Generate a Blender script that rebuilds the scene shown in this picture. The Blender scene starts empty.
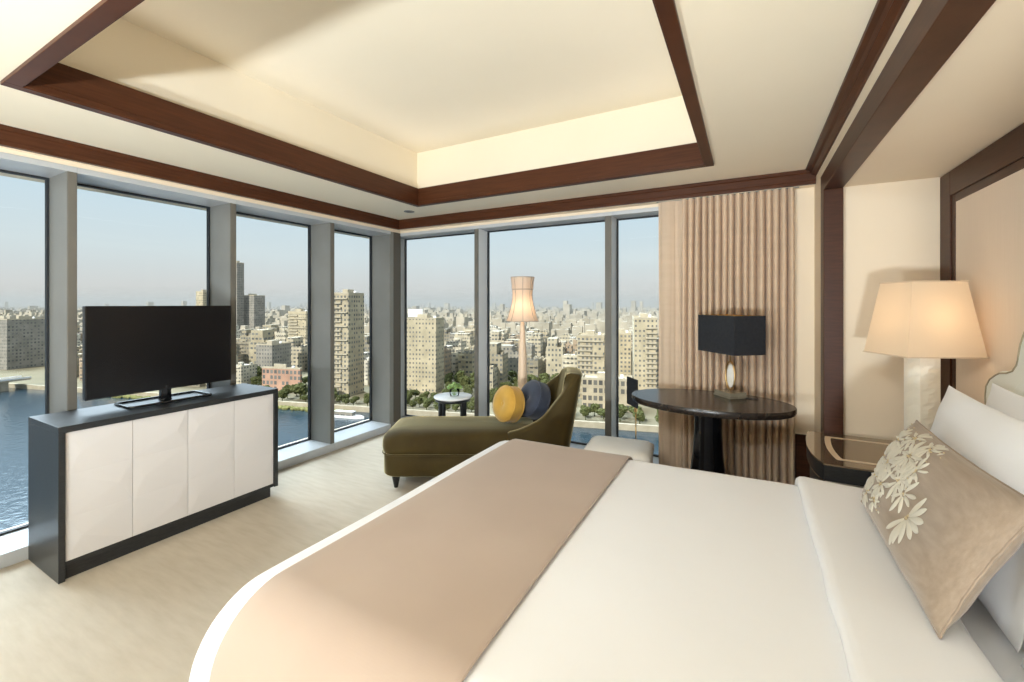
import bpy, bmesh, math, random
from mathutils import Vector, Matrix, noise
R_ = random.Random(7)
sc = bpy.context.scene
COL = sc.collection
PI = math.pi

# ------------------------------------------------------------------ camera constants
FPX, VX, HY, CH = 432.0, 748.0, 304.0, 1.5
YAW = math.atan((VX - 512) / FPX)
CF = (-math.sin(YAW), math.cos(YAW)); CR = (math.cos(YAW), math.sin(YAW))
def ray(px, py):
    u = (px - 512) / FPX; v = (HY - py) / FPX
    return (CF[0] + u * CR[0], CF[1] + u * CR[1], v)
def at_depth(px, t, z=0.0):
    d = ray(px, 304); return (d[0] * t, d[1] * t, z)
def at_z(px, py, z):
    d = ray(px, py); t = (z - CH) / d[2]; return (d[0] * t, d[1] * t, z)
def px_of(x, y):
    t = x * CF[0] + y * CF[1]
    if t <= 1: return None
    return 512 + FPX * (x * CR[0] + y * CR[1]) / t, t

# ------------------------------------------------------------------ materials
def mat(name, color=(.8, .8, .8), rough=.5, metal=0.0, spec=.5, coat=0.0, sheen=0.0):
    m = bpy.data.materials.new(name); m.use_nodes = True
    b = m.node_tree.nodes['Principled BSDF']
    b.inputs['Base Color'].default_value = (*color, 1)
    b.inputs['Roughness'].default_value = rough
    b.inputs['Metallic'].default_value = metal
    b.inputs['Specular IOR Level'].default_value = spec
    b.inputs['Coat Weight'].default_value = coat
    b.inputs['Sheen Weight'].default_value = sheen
    return m
def nd(m, t, **kw):
    n = m.node_tree.nodes.new(t)
    for k, v in kw.items():
        if k in n.inputs: n.inputs[k].default_value = v
        else: setattr(n, k, v)
    return n
def lk(m, a, ao, b, bi):
    m.node_tree.links.new(a.outputs[ao], b.inputs[bi])
def bs(m): return m.node_tree.nodes['Principled BSDF']
def noisy(m, c1, c2, scale=(1, 1, 1), nscale=8.0, detail=4.0, bump=0.0, bscale=None, bdist=.01):
    tc = nd(m, 'ShaderNodeTexCoord'); mp = nd(m, 'ShaderNodeMapping')
    mp.inputs['Scale'].default_value = scale
    lk(m, tc, 'Object', mp, 'Vector')
    n = nd(m, 'ShaderNodeTexNoise', Scale=nscale, Detail=detail)
    lk(m, mp, 'Vector', n, 'Vector')
    r = nd(m, 'ShaderNodeValToRGB')
    r.color_ramp.elements[0].color = (*c1, 1); r.color_ramp.elements[1].color = (*c2, 1)
    r.color_ramp.elements[0].position = .3; r.color_ramp.elements[1].position = .7
    lk(m, n, 'Fac', r, 'Fac'); lk(m, r, 'Color', bs(m), 'Base Color')
    if bump:
        n2 = nd(m, 'ShaderNodeTexNoise', Scale=bscale or nscale, Detail=3.0)
        lk(m, mp, 'Vector', n2, 'Vector')
        bp = nd(m, 'ShaderNodeBump', Strength=bump, Distance=bdist)
        lk(m, n2, 'Fac', bp, 'Height'); lk(m, bp, 'Normal', bs(m), 'Normal')
    return m
def weave(m, s=900, strength=.15, dist=.001):
    tc = nd(m, 'ShaderNodeTexCoord')
    w1 = nd(m, 'ShaderNodeTexWave', Scale=s / 20, Distortion=.6); w1.bands_direction = 'X'
    w2 = nd(m, 'ShaderNodeTexWave', Scale=s / 20, Distortion=.6); w2.bands_direction = 'Y'
    mx = nd(m, 'ShaderNodeMath', operation='ADD')
    lk(m, tc, 'Object', w1, 'Vector'); lk(m, tc, 'Object', w2, 'Vector')
    lk(m, w1, 'Fac', mx, 0); lk(m, w2, 'Fac', mx, 1)
    bp = nd(m, 'ShaderNodeBump', Strength=strength, Distance=dist)
    lk(m, mx, 'Value', bp, 'Height'); lk(m, bp, 'Normal', bs(m), 'Normal')
    return m

MT = {}
MT['carpet'] = noisy(mat('carpet', rough=.95, spec=.1), (.47, .405, .32), (.53, .465, .375), (1, 5, 1), 5, 6, .35, 160, .004)
MT['cream'] = noisy(mat('cream_paint', rough=.75, spec=.2), (.825, .705, .54), (.845, .725, .565), nscale=2)
MT['ceil'] = noisy(mat('ceiling_paint', rough=.8, spec=.2), (.87, .78, .62), (.89, .80, .64), nscale=1.5)
MT['panel'] = noisy(mat('panel_wallcovering', rough=.8, spec=.2), (.84, .71, .58), (.87, .74, .61), (1, 40, 1), nscale=3)
MT['mahog'] = noisy(mat('mahogany', rough=.4, spec=.25), (.046, .0170, .0085), (.075, .0270, .0130), (3, 3, 30), 3, 5)
MT['mahogx'] = noisy(mat('mahogany_long', rough=.4, spec=.22), (.056, .0185, .0075), (.088, .0290, .0115), (2, 2, 40), 2.5, 5)
MT['alu'] = noisy(mat('window_metal', rough=.42, metal=.15, spec=.5), (.215, .21, .19), (.25, .245, .225), nscale=3)
MT['cap'] = noisy(mat('backlit_front_dark', rough=.5, spec=.3), (.135, .125, .105), (.16, .15, .13), nscale=3)  # shade of the backlit mullion fronts, put into a darker colour
MT['revl_lit'] = noisy(mat('reveal_lit_pale', rough=.4, spec=.5), (.78, .80, .82), (.82, .84, .86), nscale=3)  # window light on the reveals, put into a paler colour
MT['alud'] = mat('bronze_edge', (.10, .085, .065), .5, .2)
MT['sillm'] = noisy(mat('sill_metal', rough=.35, metal=.1), (.50, .52, .54), (.56, .58, .60), nscale=3)
MT['gasket'] = mat('black_gasket', (.015, .018, .022), .6)
MT['black'] = noisy(mat('black_stained_oak', rough=.38, spec=.5), (.009, .010, .012), (.028, .030, .032), (4, 4, 60), 6, 6)
MT['tblk'] = noisy(mat('dark_table_veneer', rough=.26, spec=.5), (.015, .0105, .008), (.024, .017, .013), (3, 24, 3), 3, 6)
MT['gloss'] = mat('black_gloss', (.006, .006, .007), .12, spec=.5)
MT['scr'] = mat('screen', (.006, .006, .007), .22, spec=.35)
MT['plast'] = mat('black_plastic', (.012, .012, .014), .35)
MT['white'] = mat('pearl_lacquer', (.66, .635, .63), .30, spec=.5)
MT['linen'] = noisy(mat('white_linen', rough=.85, spec=.15, sheen=.1), (.845, .85, .875), (.865, .87, .895), nscale=3, bump=.08, bscale=6, bdist=.02)
MT['pil'] = noisy(mat('white_cotton', rough=.85, spec=.15), (.90, .905, .93), (.92, .925, .95), nscale=3, bump=.15, bscale=5, bdist=.02)
MT['runner'] = weave(noisy(mat('taupe_runner', rough=.8, spec=.2, sheen=.25), (.42, .325, .26), (.46, .36, .29), nscale=2), 900, .02)
MT['taupe'] = noisy(mat('taupe_velvet', rough=.75, spec=.2, sheen=.3), (.30, .228, .165), (.375, .290, .215), (1, 6, 22), nscale=7, detail=6, bump=.2, bscale=60, bdist=.002)
MT['embro'] = mat('ivory_embroidery', (.62, .575, .475), .55, sheen=.3)
MT['embro2'] = mat('champagne_bead', (.62, .50, .30), .3, .4)
MT['velv'] = noisy(mat('olive_velvet', rough=.7, spec=.12, sheen=1.0), (.042, .028, .009), (.062, .044, .014), nscale=4, detail=4, bump=.1, bscale=40, bdist=.003)
bs(MT['velv']).inputs['Sheen Tint'].default_value = (.92, .80, .46, 1); bs(MT['velv']).inputs['Sheen Roughness'].default_value = .30
MT['yell'] = noisy(mat('mustard_velvet', rough=.75, sheen=.3), (.44, .24, .026), (.54, .31, .042), nscale=8)
MT['navy'] = noisy(mat('slate_blue_velvet', rough=.75, sheen=.25), (.016, .022, .042), (.030, .040, .068), nscale=8)
MT['curt'] = noisy(mat('taupe_curtain', rough=.8, spec=.15, sheen=.15), (.63, .475, .335), (.68, .515, .37), (1, 1, 6), nscale=3)
MT['curt2'] = noisy(mat('taupe_lining', rough=.8, spec=.15), (.58, .445, .325), (.62, .48, .355), (1, 1, 6), nscale=3)
MT['brass'] = mat('brass', (.62, .42, .18), .28, 1.0)
MT['chrome'] = mat('chrome', (.8, .8, .8), .12, 1.0)
MT['ivory'] = noisy(mat('ivory_ceramic', rough=.35, spec=.5), (.84, .78, .66), (.88, .82, .70), nscale=5)
MT['poletan'] = noisy(mat('blond_wood', rough=.45), (.74, .56, .40), (.80, .62, .46), (6, 6, 1), nscale=6)
MT['stoolb'] = mat('champagne_lacquer', (.62, .48, .36), .35)
MT['stoolw'] = noisy(mat('stool_leather', rough=.5), (.86, .83, .78), (.89, .86, .81), nscale=6)
MT['inlay'] = mat('ivory_inlay', (.70, .56, .40), .3)
MT['shadeblk'] = noisy(mat('black_shade_fabric', rough=.75, spec=.25), (.020, .021, .025), (.028, .030, .035), nscale=40)
MT['stone'] = noisy(mat('grey_gold_plinth', rough=.25, metal=.5), (.34, .29, .20), (.45, .40, .30), nscale=9)
MT['agate'] = noisy(mat('white_agate', rough=.15), (.85, .78, .66), (.95, .93, .90), nscale=12)
MT['hb'] = weave(noisy(mat('headboard_leather', rough=.6, spec=.3), (.86, .86, .78), (.89, .88, .81), nscale=4), 500, .05)
MT['hbtrim'] = mat('headboard_piping', (.42, .36, .25), .5)
MT['leaf'] = noisy(mat('leaf_green', rough=.5), (.12, .24, .05), (.30, .42, .14), nscale=30)
MT['white2'] = noisy(mat('white_marble', rough=.2), (.80, .82, .85), (.90, .91, .93), nscale=6)

def tinted_glass(name, tint=(.97, .985, .985), ior=1.45, rough=0.0):
    m = bpy.data.materials.new(name); m.use_nodes = True
    t = m.node_tree; t.nodes.clear()
    o = t.nodes.new('ShaderNodeOutputMaterial'); mx = t.nodes.new('ShaderNodeMixShader')
    tr = t.nodes.new('ShaderNodeBsdfTransparent'); tr.inputs[0].default_value = (*tint, 1)
    g = t.nodes.new('ShaderNodeBsdfGlossy'); g.inputs['Roughness'].default_value = rough
    f = t.nodes.new('ShaderNodeFresnel'); f.inputs['IOR'].default_value = ior
    t.links.new(f.outputs[0], mx.inputs[0]); t.links.new(tr.outputs[0], mx.inputs[1])
    t.links.new(g.outputs[0], mx.inputs[2]); t.links.new(mx.outputs[0], o.inputs[0])
    return m
MT['glass'] = tinted_glass('window_glass', ior=1.16)
MT['vglass'] = tinted_glass('vase_glass', (.96, .98, .97), 1.2)
def lamp_fabric(name, col, trans):
    m = bpy.data.materials.new(name); m.use_nodes = True
    t = m.node_tree; t.nodes.clear()
    o = t.nodes.new('ShaderNodeOutputMaterial'); mx = t.nodes.new('ShaderNodeMixShader'); mx.inputs[0].default_value = trans
    d = t.nodes.new('ShaderNodeBsdfDiffuse'); d.inputs[0].default_value = (*col, 1)
    l = t.nodes.new('ShaderNodeBsdfTranslucent'); l.inputs[0].default_value = (*col, 1)
    t.links.new(d.outputs[0], mx.inputs[1]); t.links.new(l.outputs[0], mx.inputs[2]); t.links.new(mx.outputs[0], o.inputs[0])
    return m
MT['shade'] = lamp_fabric('cream_lampshade', (.88, .75, .58), .45)
MT['shade2'] = lamp_fabric('peach_lampshade', (.90, .74, .60), .45)

# ------------------------------------------------------------------ mesh helpers
def link(o, parent=None):
    COL.objects.link(o)
    if parent is not None: o.parent = parent
    return o
def obj(name, bm, m, parent=None, smooth=False, bevel=0.0, seg=2, sub=0, solid=0.0, soff=-1.0, autos=None):
    bmesh.ops.recalc_face_normals(bm, faces=bm.faces[:])
    me = bpy.data.meshes.new(name); bm.to_mesh(me); bm.free()
    ms = m if isinstance(m, (list, tuple)) else [m]
    for x in ms: me.materials.append(x)
    if smooth:
        for p in me.polygons: p.use_smooth = True
    o = bpy.data.objects.new(name, me)
    if solid:
        s = o.modifiers.new('solid', 'SOLIDIFY'); s.thickness = solid; s.offset = soff
    if bevel:
        b = o.modifiers.new('bevel', 'BEVEL'); b.width = bevel; b.segments = seg; b.limit_method = 'ANGLE'; b.angle_limit = math.radians(35)
    if sub:
        s = o.modifiers.new('sub', 'SUBSURF'); s.levels = sub; s.render_levels = sub
    if autos:
        for p in me.polygons: p.use_smooth = True
        for e in me.edges: pass
        bm2 = bmesh.new(); bm2.from_mesh(me)
        for e in bm2.edges:
            if len(e.link_faces) == 2 and e.calc_face_angle(0) > autos: e.smooth = False
        bm2.to_mesh(me); bm2.free()
    return link(o, parent)
def tag(o, label, cat=None, group=None, kind=None):
    o['label'] = label
    if cat: o['category'] = cat
    if group: o['group'] = group
    if kind: o['kind'] = kind
    return o
def thing(name, label, cat, loc=(0, 0, 0), rz=0.0, group=None, kind=None):
    o = bpy.data.objects.new(name, None); o.empty_display_size = .1
    o.location = loc; o.rotation_euler = (0, 0, rz)
    link(o); return tag(o, label, cat, group, kind)
def B(): return bmesh.new()
def box(bm, x0, x1, y0, y1, z0, z1, mi=0):
    v = [bm.verts.new((x, y, z)) for z in (z0, z1) for y in (y0, y1) for x in (x0, x1)]
    for f in ((0, 2, 3, 1), (4, 5, 7, 6), (0, 1, 5, 4), (2, 6, 7, 3), (0, 4, 6, 2), (1, 3, 7, 5)):
        bm.faces.new([v[i] for i in f]).material_index = mi
    return v
def bx(*a):
    bm = B(); box(bm, *a); return bm
def boxes(*l):
    bm = B()
    for a in l: box(bm, *a)
    return bm
def lathe(bm, prof, n=32, sx=1.0, sy=1.0, c=(0, 0), cap=True, pw=2.0):
    rings = []
    for r, z in prof:
        ring = []
        for i in range(n):
            a = 2 * PI * i / n
            ring.append(bm.verts.new((c[0] + r * sx * math.cos(a), c[1] + r * sy * math.sin(a), z)))
        rings.append(ring)
    for k in range(len(rings) - 1):
        for i in range(n):
            j = (i + 1) % n
            bm.faces.new((rings[k][i], rings[k][j], rings[k + 1][j], rings[k + 1][i]))
    if cap:
        bm.faces.new(list(reversed(rings[0]))); bm.faces.new(rings[-1])
    return bm
def tube(bm, pts, r, n=8, closed=False):
    pts = [Vector(p) for p in pts]; N = len(pts); rings = []
    for i, p in enumerate(pts):
        if closed: t = (pts[(i + 1) % N] - pts[i - 1])
        else: t = pts[min(i + 1, N - 1)] - pts[max(i - 1, 0)]
        t.normalize()
        a = Vector((0, 0, 1)) if abs(t.z) < .9 else Vector((1, 0, 0))
        u = t.cross(a).normalized(); w = t.cross(u).normalized()
        rr = r[i] if isinstance(r, (list, tuple)) else r
        rings.append([bm.verts.new(p + (u * math.cos(2 * PI * k / n) + w * math.sin(2 * PI * k / n)) * rr) for k in range(n)])
    M = N if closed else N - 1
    for i in range(M):
        A, C = rings[i], rings[(i + 1) % N]
        for k in range(n):
            l = (k + 1) % n
            bm.faces.new((A[k], A[l], C[l], C[k]))
    if not closed:
        bm.faces.new(rings[0]); bm.faces.new(list(reversed(rings[-1])))
    return bm
def prism(bm, poly, z0, z1, mp=None):
    mp = mp or (lambda x, y, z: (x, y, z))
    a = [bm.verts.new(mp(x, y, z0)) for x, y in poly]; b = [bm.verts.new(mp(x, y, z1)) for x, y in poly]
    n = len(poly)
    bm.faces.new(list(reversed(a))); bm.faces.new(b)
    for i in range(n):
        j = (i + 1) % n; bm.faces.new((a[i], a[j], b[j], b[i]))
    return bm
def grid(bm, nu, nv, fn, closed_u=False):
    V = [[bm.verts.new(fn(i / nu, j / nv)) for j in range(nv + 1)] for i in range(nu if closed_u else nu + 1)]
    for i in range(nu):
        i2 = (i + 1) % len(V)
        for j in range(nv):
            bm.faces.new((V[i][j], V[i2][j], V[i2][j + 1], V[i][j + 1]))
    return V
def blob(bm, c, r, sub=2, amp=.25, seed=0, sq=(1, 1, 1), fr=1.6):
    g = bmesh.ops.create_icosphere(bm, subdivisions=sub, radius=1)
    for v in g['verts']:
        d = v.co.copy()
        k = 1 + amp * noise.noise(d * fr + Vector((seed * 3.1, seed * 1.7, seed)))+ amp * .6 * noise.noise(d * fr * 3 + Vector((seed, 5, seed)))
        v.co = Vector((c[0] + d.x * r * k * sq[0], c[1] + d.y * r * k * sq[1], c[2] + d.z * r * k * sq[2]))

# ------------------------------------------------------------------ room dimensions
ZC = 2.5; XG = -4.03; XF = -3.71; YF = 3.98; YG = 4.18; YR = -2.6
HZ0, HZ1, SZ = 2.326, 2.362, .08
XW = .442; XH = 1.02; YN = 3.50; NY0 = -.34

def struct(name, bm, m, label, cat, **k):
    o = obj(name, bm, m, **k); return tag(o, label, cat, None, 'structure')

struct('floor', boxes((XF, XW, YR, YF, -.2, 0), (XW, XH, NY0, YN, -.2, 0)), MT['carpet'], 'beige wool carpet covering the whole bedroom floor', 'floor')
# ceiling: flat soffit around a raised tray
TX0, TX1, TY0, TY1, TZ = -2.945, -.212, .60, 3.385, 3.03
cb = boxes((-4.4, TX0, YR, 4.4, ZC, 3.3), (TX1, XW, YR, 4.4, ZC, 3.3), (TX0, TX1, YR, TY0, ZC, 3.3), (TX0, TX1, TY1, 4.4, ZC, 3.3), (TX0, TX1, TY0, TY1, TZ, 3.3))
struct('ceiling', cb, MT['ceil'], 'cream ceiling with a raised rectangular tray recess', 'ceiling')
# walls
struct('wall_left', boxes((-4.4, XF, YR, 3.95, HZ1, ZC), (XF, -3.69, YR, 3.88, 2.385, ZC), (-4.4, -3.95, YR, 4.2, -.5, -.02)), MT['cream'], 'cream bulkhead above the left row of windows', 'wall')
struct('wall_back', boxes((-.55, 1.3, YF, 4.4, -.2, ZC), (-4.4, -.55, YF, 4.4, HZ1, ZC), (-3.69, XW, 3.90, YF, 2.388, ZC)), MT['cream'], 'cream end wall beside and above the back windows', 'wall')
struct('wall_right', boxes((XW, 1.3, YN, YF, 0, 3.3), (XH, 1.3, NY0, YN, 0, 3.3), (XW, XH, NY0, YN, 2.26, 3.3), (XW, 1.3, YR, NY0, 0, 3.3)), MT['cream'], 'cream wall with the recessed bed niche', 'wall')
struct('wall_rear', bx(-4.4, 1.3, YR - .2, YR, -.2, 3.3), MT['cream'], 'cream wall closing the room opposite the back windows', 'wall')

# trims
def crown(prof, run0, run1, axis, sign, base):
    # prof: (out, z) polygon, extruded along axis
    bm = B()
    if axis == 'Y': prism(bm, prof, run0, run1, lambda o, z, r: (base + sign * o, r, z))
    else: prism(bm, prof, run0, run1, lambda o, z, r: (r, base + sign * o, z))
    return bm
P1 = [(0, ZC), (.05, ZC), (.05, 2.475), (.042, 2.468), (.042, 2.42), (.036, 2.41), (.036, 2.39), (0, 2.39)]
struct('trim_1', crown(P1, YR, 3.93, 'Y', 1, -3.69), MT['mahogx'], 'dark mahogany ceiling moulding above the left windows', 'trim')
struct('trim_2', crown(P1, -3.69, .44, 'X', -1, 3.91), MT['mahogx'], 'dark mahogany ceiling moulding above the back windows and curtain', 'trim')
P2 = [(0, ZC), (.068, ZC), (.066, 2.486), (.045, 2.482), (.035, 2.470), (.036, 2.462), (.012, 2.452), (.008, 2.445), (0, 2.445)]
struct('trim_3', crown(P2, YR, YF, 'Y', -1, XW), MT['mahogx'], 'stepped mahogany moulding along the top of the right wall', 'trim')
# tray frame
IX0, IX1, IY0, IY1 = -2.885, -.268, .655, 3.33
tb = B()
def fr(bm, x0, x1, y0, y1, w, z0, z1):
    box(bm, x0 - w, x0, y0 - w, y1 + w, z0, z1); box(bm, x1, x1 + w, y0 - w, y1 + w, z0, z1)
    box(bm, x0, x1, y0 - w, y0, z0, z1); box(bm, x0, x1, y1, y1 + w, z0, z1)
fr(tb, IX0, IX1, IY0, IY1, .056, 2.482, 2.50); fr(tb, IX0 , IX1, IY0, IY1, .022, 2.50, 2.652)
fr(tb, IX0 + .006, IX1 - .006, IY0 + .006, IY1 - .006, .006, 2.487, 2.515)
struct('trim_4', tb, MT['mahogx'], 'dark mahogany frame edging the raised ceiling tray', 'trim', bevel=.002)
# portal of the niche
struct('trim_5', boxes((.432, .536, 3.44, 3.571, 0, 2.245), (.432, .536, NY0 - .07, 3.571, 2.245, 2.36), (.432, .536, NY0 - .07, NY0 + .06, 0, 2.245)), MT['mahog'], 'dark mahogany portal framing the bed niche', 'trim', bevel=.003)
# headboard wall panel
pf = thing('trim_6', 'dark mahogany framed wall panel behind the bed', 'trim', kind='structure')
obj('panel_frame', boxes((XH - .014, XH, 3.345, 3.49, 0, 2.255), (XH - .014, XH, NY0 + .01, 3.345, 2.115, 2.255), (XH - .007, XH, 3.30, 3.345, 0, 2.115), (XH - .007, XH, NY0 + .02, 3.30, 2.07, 2.115)), MT['mahog'], pf, bevel=.003)
obj('panel', bx(XH - .003, XH, NY0 + .02, 3.30, 0, 2.07), MT['panel'], pf)
struct('baseboard_back', bx(-.5, XW, YF - .02, YF, 0, .50), MT['mahog'], 'dark mahogany wainscot board low on the end wall beside the curtain', 'baseboard', bevel=.003)
struct('baseboard_right', bx(XW - .015, XW, 3.571, YF - .02, 0, .50), MT['mahog'], 'dark mahogany wainscot board at the corner by the bed niche', 'baseboard')

# ------------------------------------------------------------------ windows
def pane_frame(bm, axis, a0, a1, z0, z1, g0, g1, w):
    def bb(p0, p1, q0, q1):
        if axis == 'Y': box(bm, g0, g1, p0, p1, q0, q1)
        else: box(bm, p0, p1, g0, g1, q0, q1)
    bb(a0, a0 + w, z0, z1); bb(a1 - w, a1, z0, z1); bb(a0 + w, a1 - w, z0, z0 + w); bb(a0 + w, a1 - w, z1 - w, z1)
lab = {1: 'left window bay nearest the camera, beside the black cabinet end', 2: 'left window bay behind the television', 3: 'left window bay beside the right end of the black cabinet', 4: 'narrow left window bay next to the room corner'}
edges = [1.076 + .965 * k for k in range(-4, 3)]          # far edge of each mullion
n_win = 0
ends = [(edges[i - 1] if i else YR, edges[i] - .045) for i in range(len(edges))] + [(edges[-1], 3.80)]
order = {len(ends) - 4: 1, len(ends) - 3: 2, len(ends) - 2: 3, len(ends) - 1: 4}
nx = 8
for i, (a0, a1) in enumerate(ends):
    if i in order: k = order[i]; lb = lab[k]
    else:
        k = nx; nx += 1; lb = 'left window bay of full height further behind the bed foot, number %d along' % (i + 1)
        lb = ['left window bay in the rear corner of the room', 'left window bay second from the rear wall', 'left window bay third from the rear wall', 'left window bay fourth from the rear wall'][i]
    w = thing('window_%d' % k, lb, 'window', (0, 0, 0), 0, None, 'structure')
    if i < len(ends) - 1:
        obj('mullion', bx(XG, XF - .012, a1, a1 + .045, SZ, HZ0), MT['alu'], w)
        obj('mullion_shade_face', bx(XF - .012, XF, a1, a1 + .045, SZ, HZ0), MT['cap'], w, bevel=.003)
    far = a1 + .045 if i < len(ends) - 1 else a1
    obj('sill', bx(XG - .05, XF, a0, far, 0, SZ), MT['sillm'], w, bevel=.004)
    obj('head', bx(XG - .05, XF, a0, far, HZ0, HZ1), MT['sillm'], w, bevel=.003)
    gb = B(); pane_frame(gb, 'Y', a0, a1, SZ, HZ0, XG - .02, XG + .012, .013); obj('gasket', gb, MT['gasket'], w)
    obj('pane', bx(XG - .006, XG, a0 + .013, a1 - .013, SZ + .013, HZ0 - .013), MT['glass'], w)
struct('trim_7', boxes((-4.03, -3.73, 3.80, 3.95, 0, HZ1)), MT['alu'], 'grey metal corner post where the two window walls meet', 'trim', bevel=.004)
struct('trim_8', boxes((-4.2, -3.84, 3.95, 4.2, 0, HZ1), (-3.86, -3.728, 3.865, 3.985, SZ, HZ1)), MT['alud'], 'dark bronze strip inside the window corner', 'trim')
xm = [(-3.838, -2.648), (-2.597, -1.180), (-1.120, -.55)]
bl = ['back window bay next to the room corner, behind the little side table', 'wide middle back window bay behind the floor lamp', 'narrow back window bay beside the curtain']
for i, (a0, a1) in enumerate(xm):
    w = thing('window_%d' % (5 + i), bl[i], 'window', (0, 0, 0), 0, None, 'structure')
    nxt = xm[i + 1][0] if i < 2 else a1
    if i < 2:
        obj('mullion', bx(a1, nxt, YF + .012, YG, SZ, HZ0), MT['revl_lit'], w)
        obj('mullion_shade_face', bx(a1, nxt, YF, YF + .012, SZ, HZ0), MT['cap'], w, bevel=.003)
    if i == 0: obj('jamb', bx(-3.845, -3.836, YF + .005, YG, SZ, HZ0), MT['revl_lit'], w)
    obj('sill', bx(a0, nxt, YF, YG + .05, 0, SZ), MT['sillm'], w, bevel=.004)
    obj('head', bx(a0, nxt, YF, YG + .05, HZ0, HZ1), MT['sillm'], w, bevel=.003)
    gb = B(); pane_frame(gb, 'X', a0, a1, SZ, HZ0, YG - .012, YG + .02, .012); obj('gasket', gb, MT['gasket'], w)
    obj('pane', bx(a0 + .012, a1 - .012, YG, YG + .006, SZ + .012, HZ0 - .012), MT['glass'], w)

# ------------------------------------------------------------------ TV cabinet
cab = thing('tv_cabinet', 'black stained sideboard with four white faceted doors by the left windows', 'cabinet', (-3.236, .864, 0))
W, D, H = 1.232, .472, .838
obj('plinth', bx(-D + .01, -.03, .01, W - .045, 0, .075), MT['black'], cab)
obj('carcass', boxes((-D, 0, 0, W, .835 - .032, .838), (-D, 0, 0, .028, .0, .803), (-D, 0, W - .03, W, .075, .803), (-D, -.012, .028, W - .03, .075, .10), (-D, -D + .02, .028, W - .03, .10, .803)), MT['black'], cab, bevel=.002)
dy0, dy1, dz0, dz1 = .030, W - .032, .102, .801
dw = (dy1 - dy0) / 4
for k in range(4):
    bm = B(); y0 = dy0 + k * dw + .0012; y1 = y0 + dw - .0024
    fx = -.012
    # 3 rows of low pyramids whose peaks shift, all inside one door
    rows = 3
    bk = [bm.verts.new((-.03, y, z)) for y, z in ((y0, dz0), (y1, dz0), (y1, dz1), (y0, dz1))]
    bm.faces.new(bk)
    zs = [dz0 + (dz1 - dz0) * j / rows for j in range(rows + 1)]
    L = [bm.verts.new((fx, y0, z)) for z in zs]; Rr = [bm.verts.new((fx, y1, z)) for z in zs]
    for j in range(rows):
        fl = (j + k) % 2
        pk = bm.verts.new((fx + .0055, y0 + dw * (.78 if fl else .22), (zs[j] * .5 + zs[j + 1] * .5)))
        for a, b_ in ((L[j], Rr[j]), (Rr[j], Rr[j + 1]), (Rr[j + 1], L[j + 1]), (L[j + 1], L[j])): bm.faces.new((a, b_, pk))
    bm.faces.new([bk[0]] + L + [bk[3]]); bm.faces.new([bk[1]] + Rr + [bk[2]])
    bm.faces.new((bk[0], bk[1], Rr[0], L[0])); bm.faces.new((bk[3], bk[2], Rr[-1], L[-1]))
    obj('door', bm, MT['white'], cab)

# ------------------------------------------------------------------ television
tv = thing('television', 'black flat television standing on the black sideboard', 'television', (-3.50, 1.468, .838))
hw = .4185
obj('casing', boxes((-.045, -.008, -hw, hw, .078, .650), (-.07, -.045, -.22, .22, .14, .48)), MT['plast'], tv, bevel=.004)
bz = B(); pane_frame(bz, 'Y', -hw, hw, .078, .650, -.008, .0, .009); obj('bezel', bz, MT['gloss'], tv, bevel=.001)
obj('screen', bx(-.008, -.003, -hw + .009, hw - .009, .087, .641), MT['scr'], tv)
nb = B(); prism(nb, [(-.045, -.03), (-.01, -.03), (.0, 0), (-.01, .03), (-.045, .03)], .004, .11); obj('neck', nb, MT['gloss'], tv, bevel=.003)
pts = []
for cx_, cy_, a0 in ((.075, .21, 0), (-.115, .21, 90), (-.115, -.21, 180), (.075, -.21, 270)):
    for q in range(5):
        a = math.radians(a0 + q * 22.5); pts.append((cx_ + .025 * math.cos(a), cy_ + .025 * math.sin(a), .0085))
rb = tube(B(), pts, .008, 8, True); box(rb, -.05, -.005, -.03, .03, .001, .012)
obj('stand', rb, MT['gloss'], tv, smooth=True)

# ------------------------------------------------------------------ chaise longue (local: s along, d deep)
ch = thing('chaise_longue', 'olive green velvet chaise longue with a curved back by the windows', 'sofa', (-2.569, 2.545, 0), YAW)
def rounded(x0, x1, y0, y1, r, n=6):
    P = []
    for cx_, cy_, a0 in ((x1 - r, y1 - r, 0), (x0 + r, y1 - r, 90), (x0 + r, y0 + r, 180), (x1 - r, y0 + r, 270)):
        for q in range(n + 1):
            a = math.radians(a0 + 90 * q / n); P.append((cx_ + r * math.cos(a), cy_ + r * math.sin(a)))
    return P
def stack(bm, layers):
    rings = [[bm.verts.new((x, y, z)) for x, y in P] for P, z in layers]
    n = len(rings[0])
    for k in range(len(rings) - 1):
        for i in range(n):
            j = (i + 1) % n; bm.faces.new((rings[k][i], rings[k][j], rings[k + 1][j], rings[k + 1][i]))
    bm.faces.new(list(reversed(rings[0]))); bm.faces.new(rings[-1])
    return bm
def R1(i, r): return rounded(-.02 + i, 1.50 - i, i, .60 - i, r)
obj('seat_base', stack(B(), [(R1(.012, .10), .11), (R1(.0, .11), .125), (R1(.0, .11), .27), (R1(.010, .10), .29)]), MT['velv'], ch, smooth=True)
def R2(i, r): return rounded(-.025 + i, 1.22 , i - .003, .603 - i, r)
cush = stack(B(), [(R2(.008, .11), .288), (R2(-.004, .12), .30), (R2(-.008, .12), .34), (R2(-.006, .12), .385), (R2(.004, .12), .420), (R2(.028, .11), .446), (R2(.065, .09), .460), (R2(.12, .06), .467), (R2(.2, .04), .470)])
obj('seat_cushion', cush, MT['velv'], ch, smooth=True)
obj('piping', tube(B(), [(x, y, .289) for x, y in R2(-.006, .12)], .006, 6, True), MT['velv'], ch, smooth=True)
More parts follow.
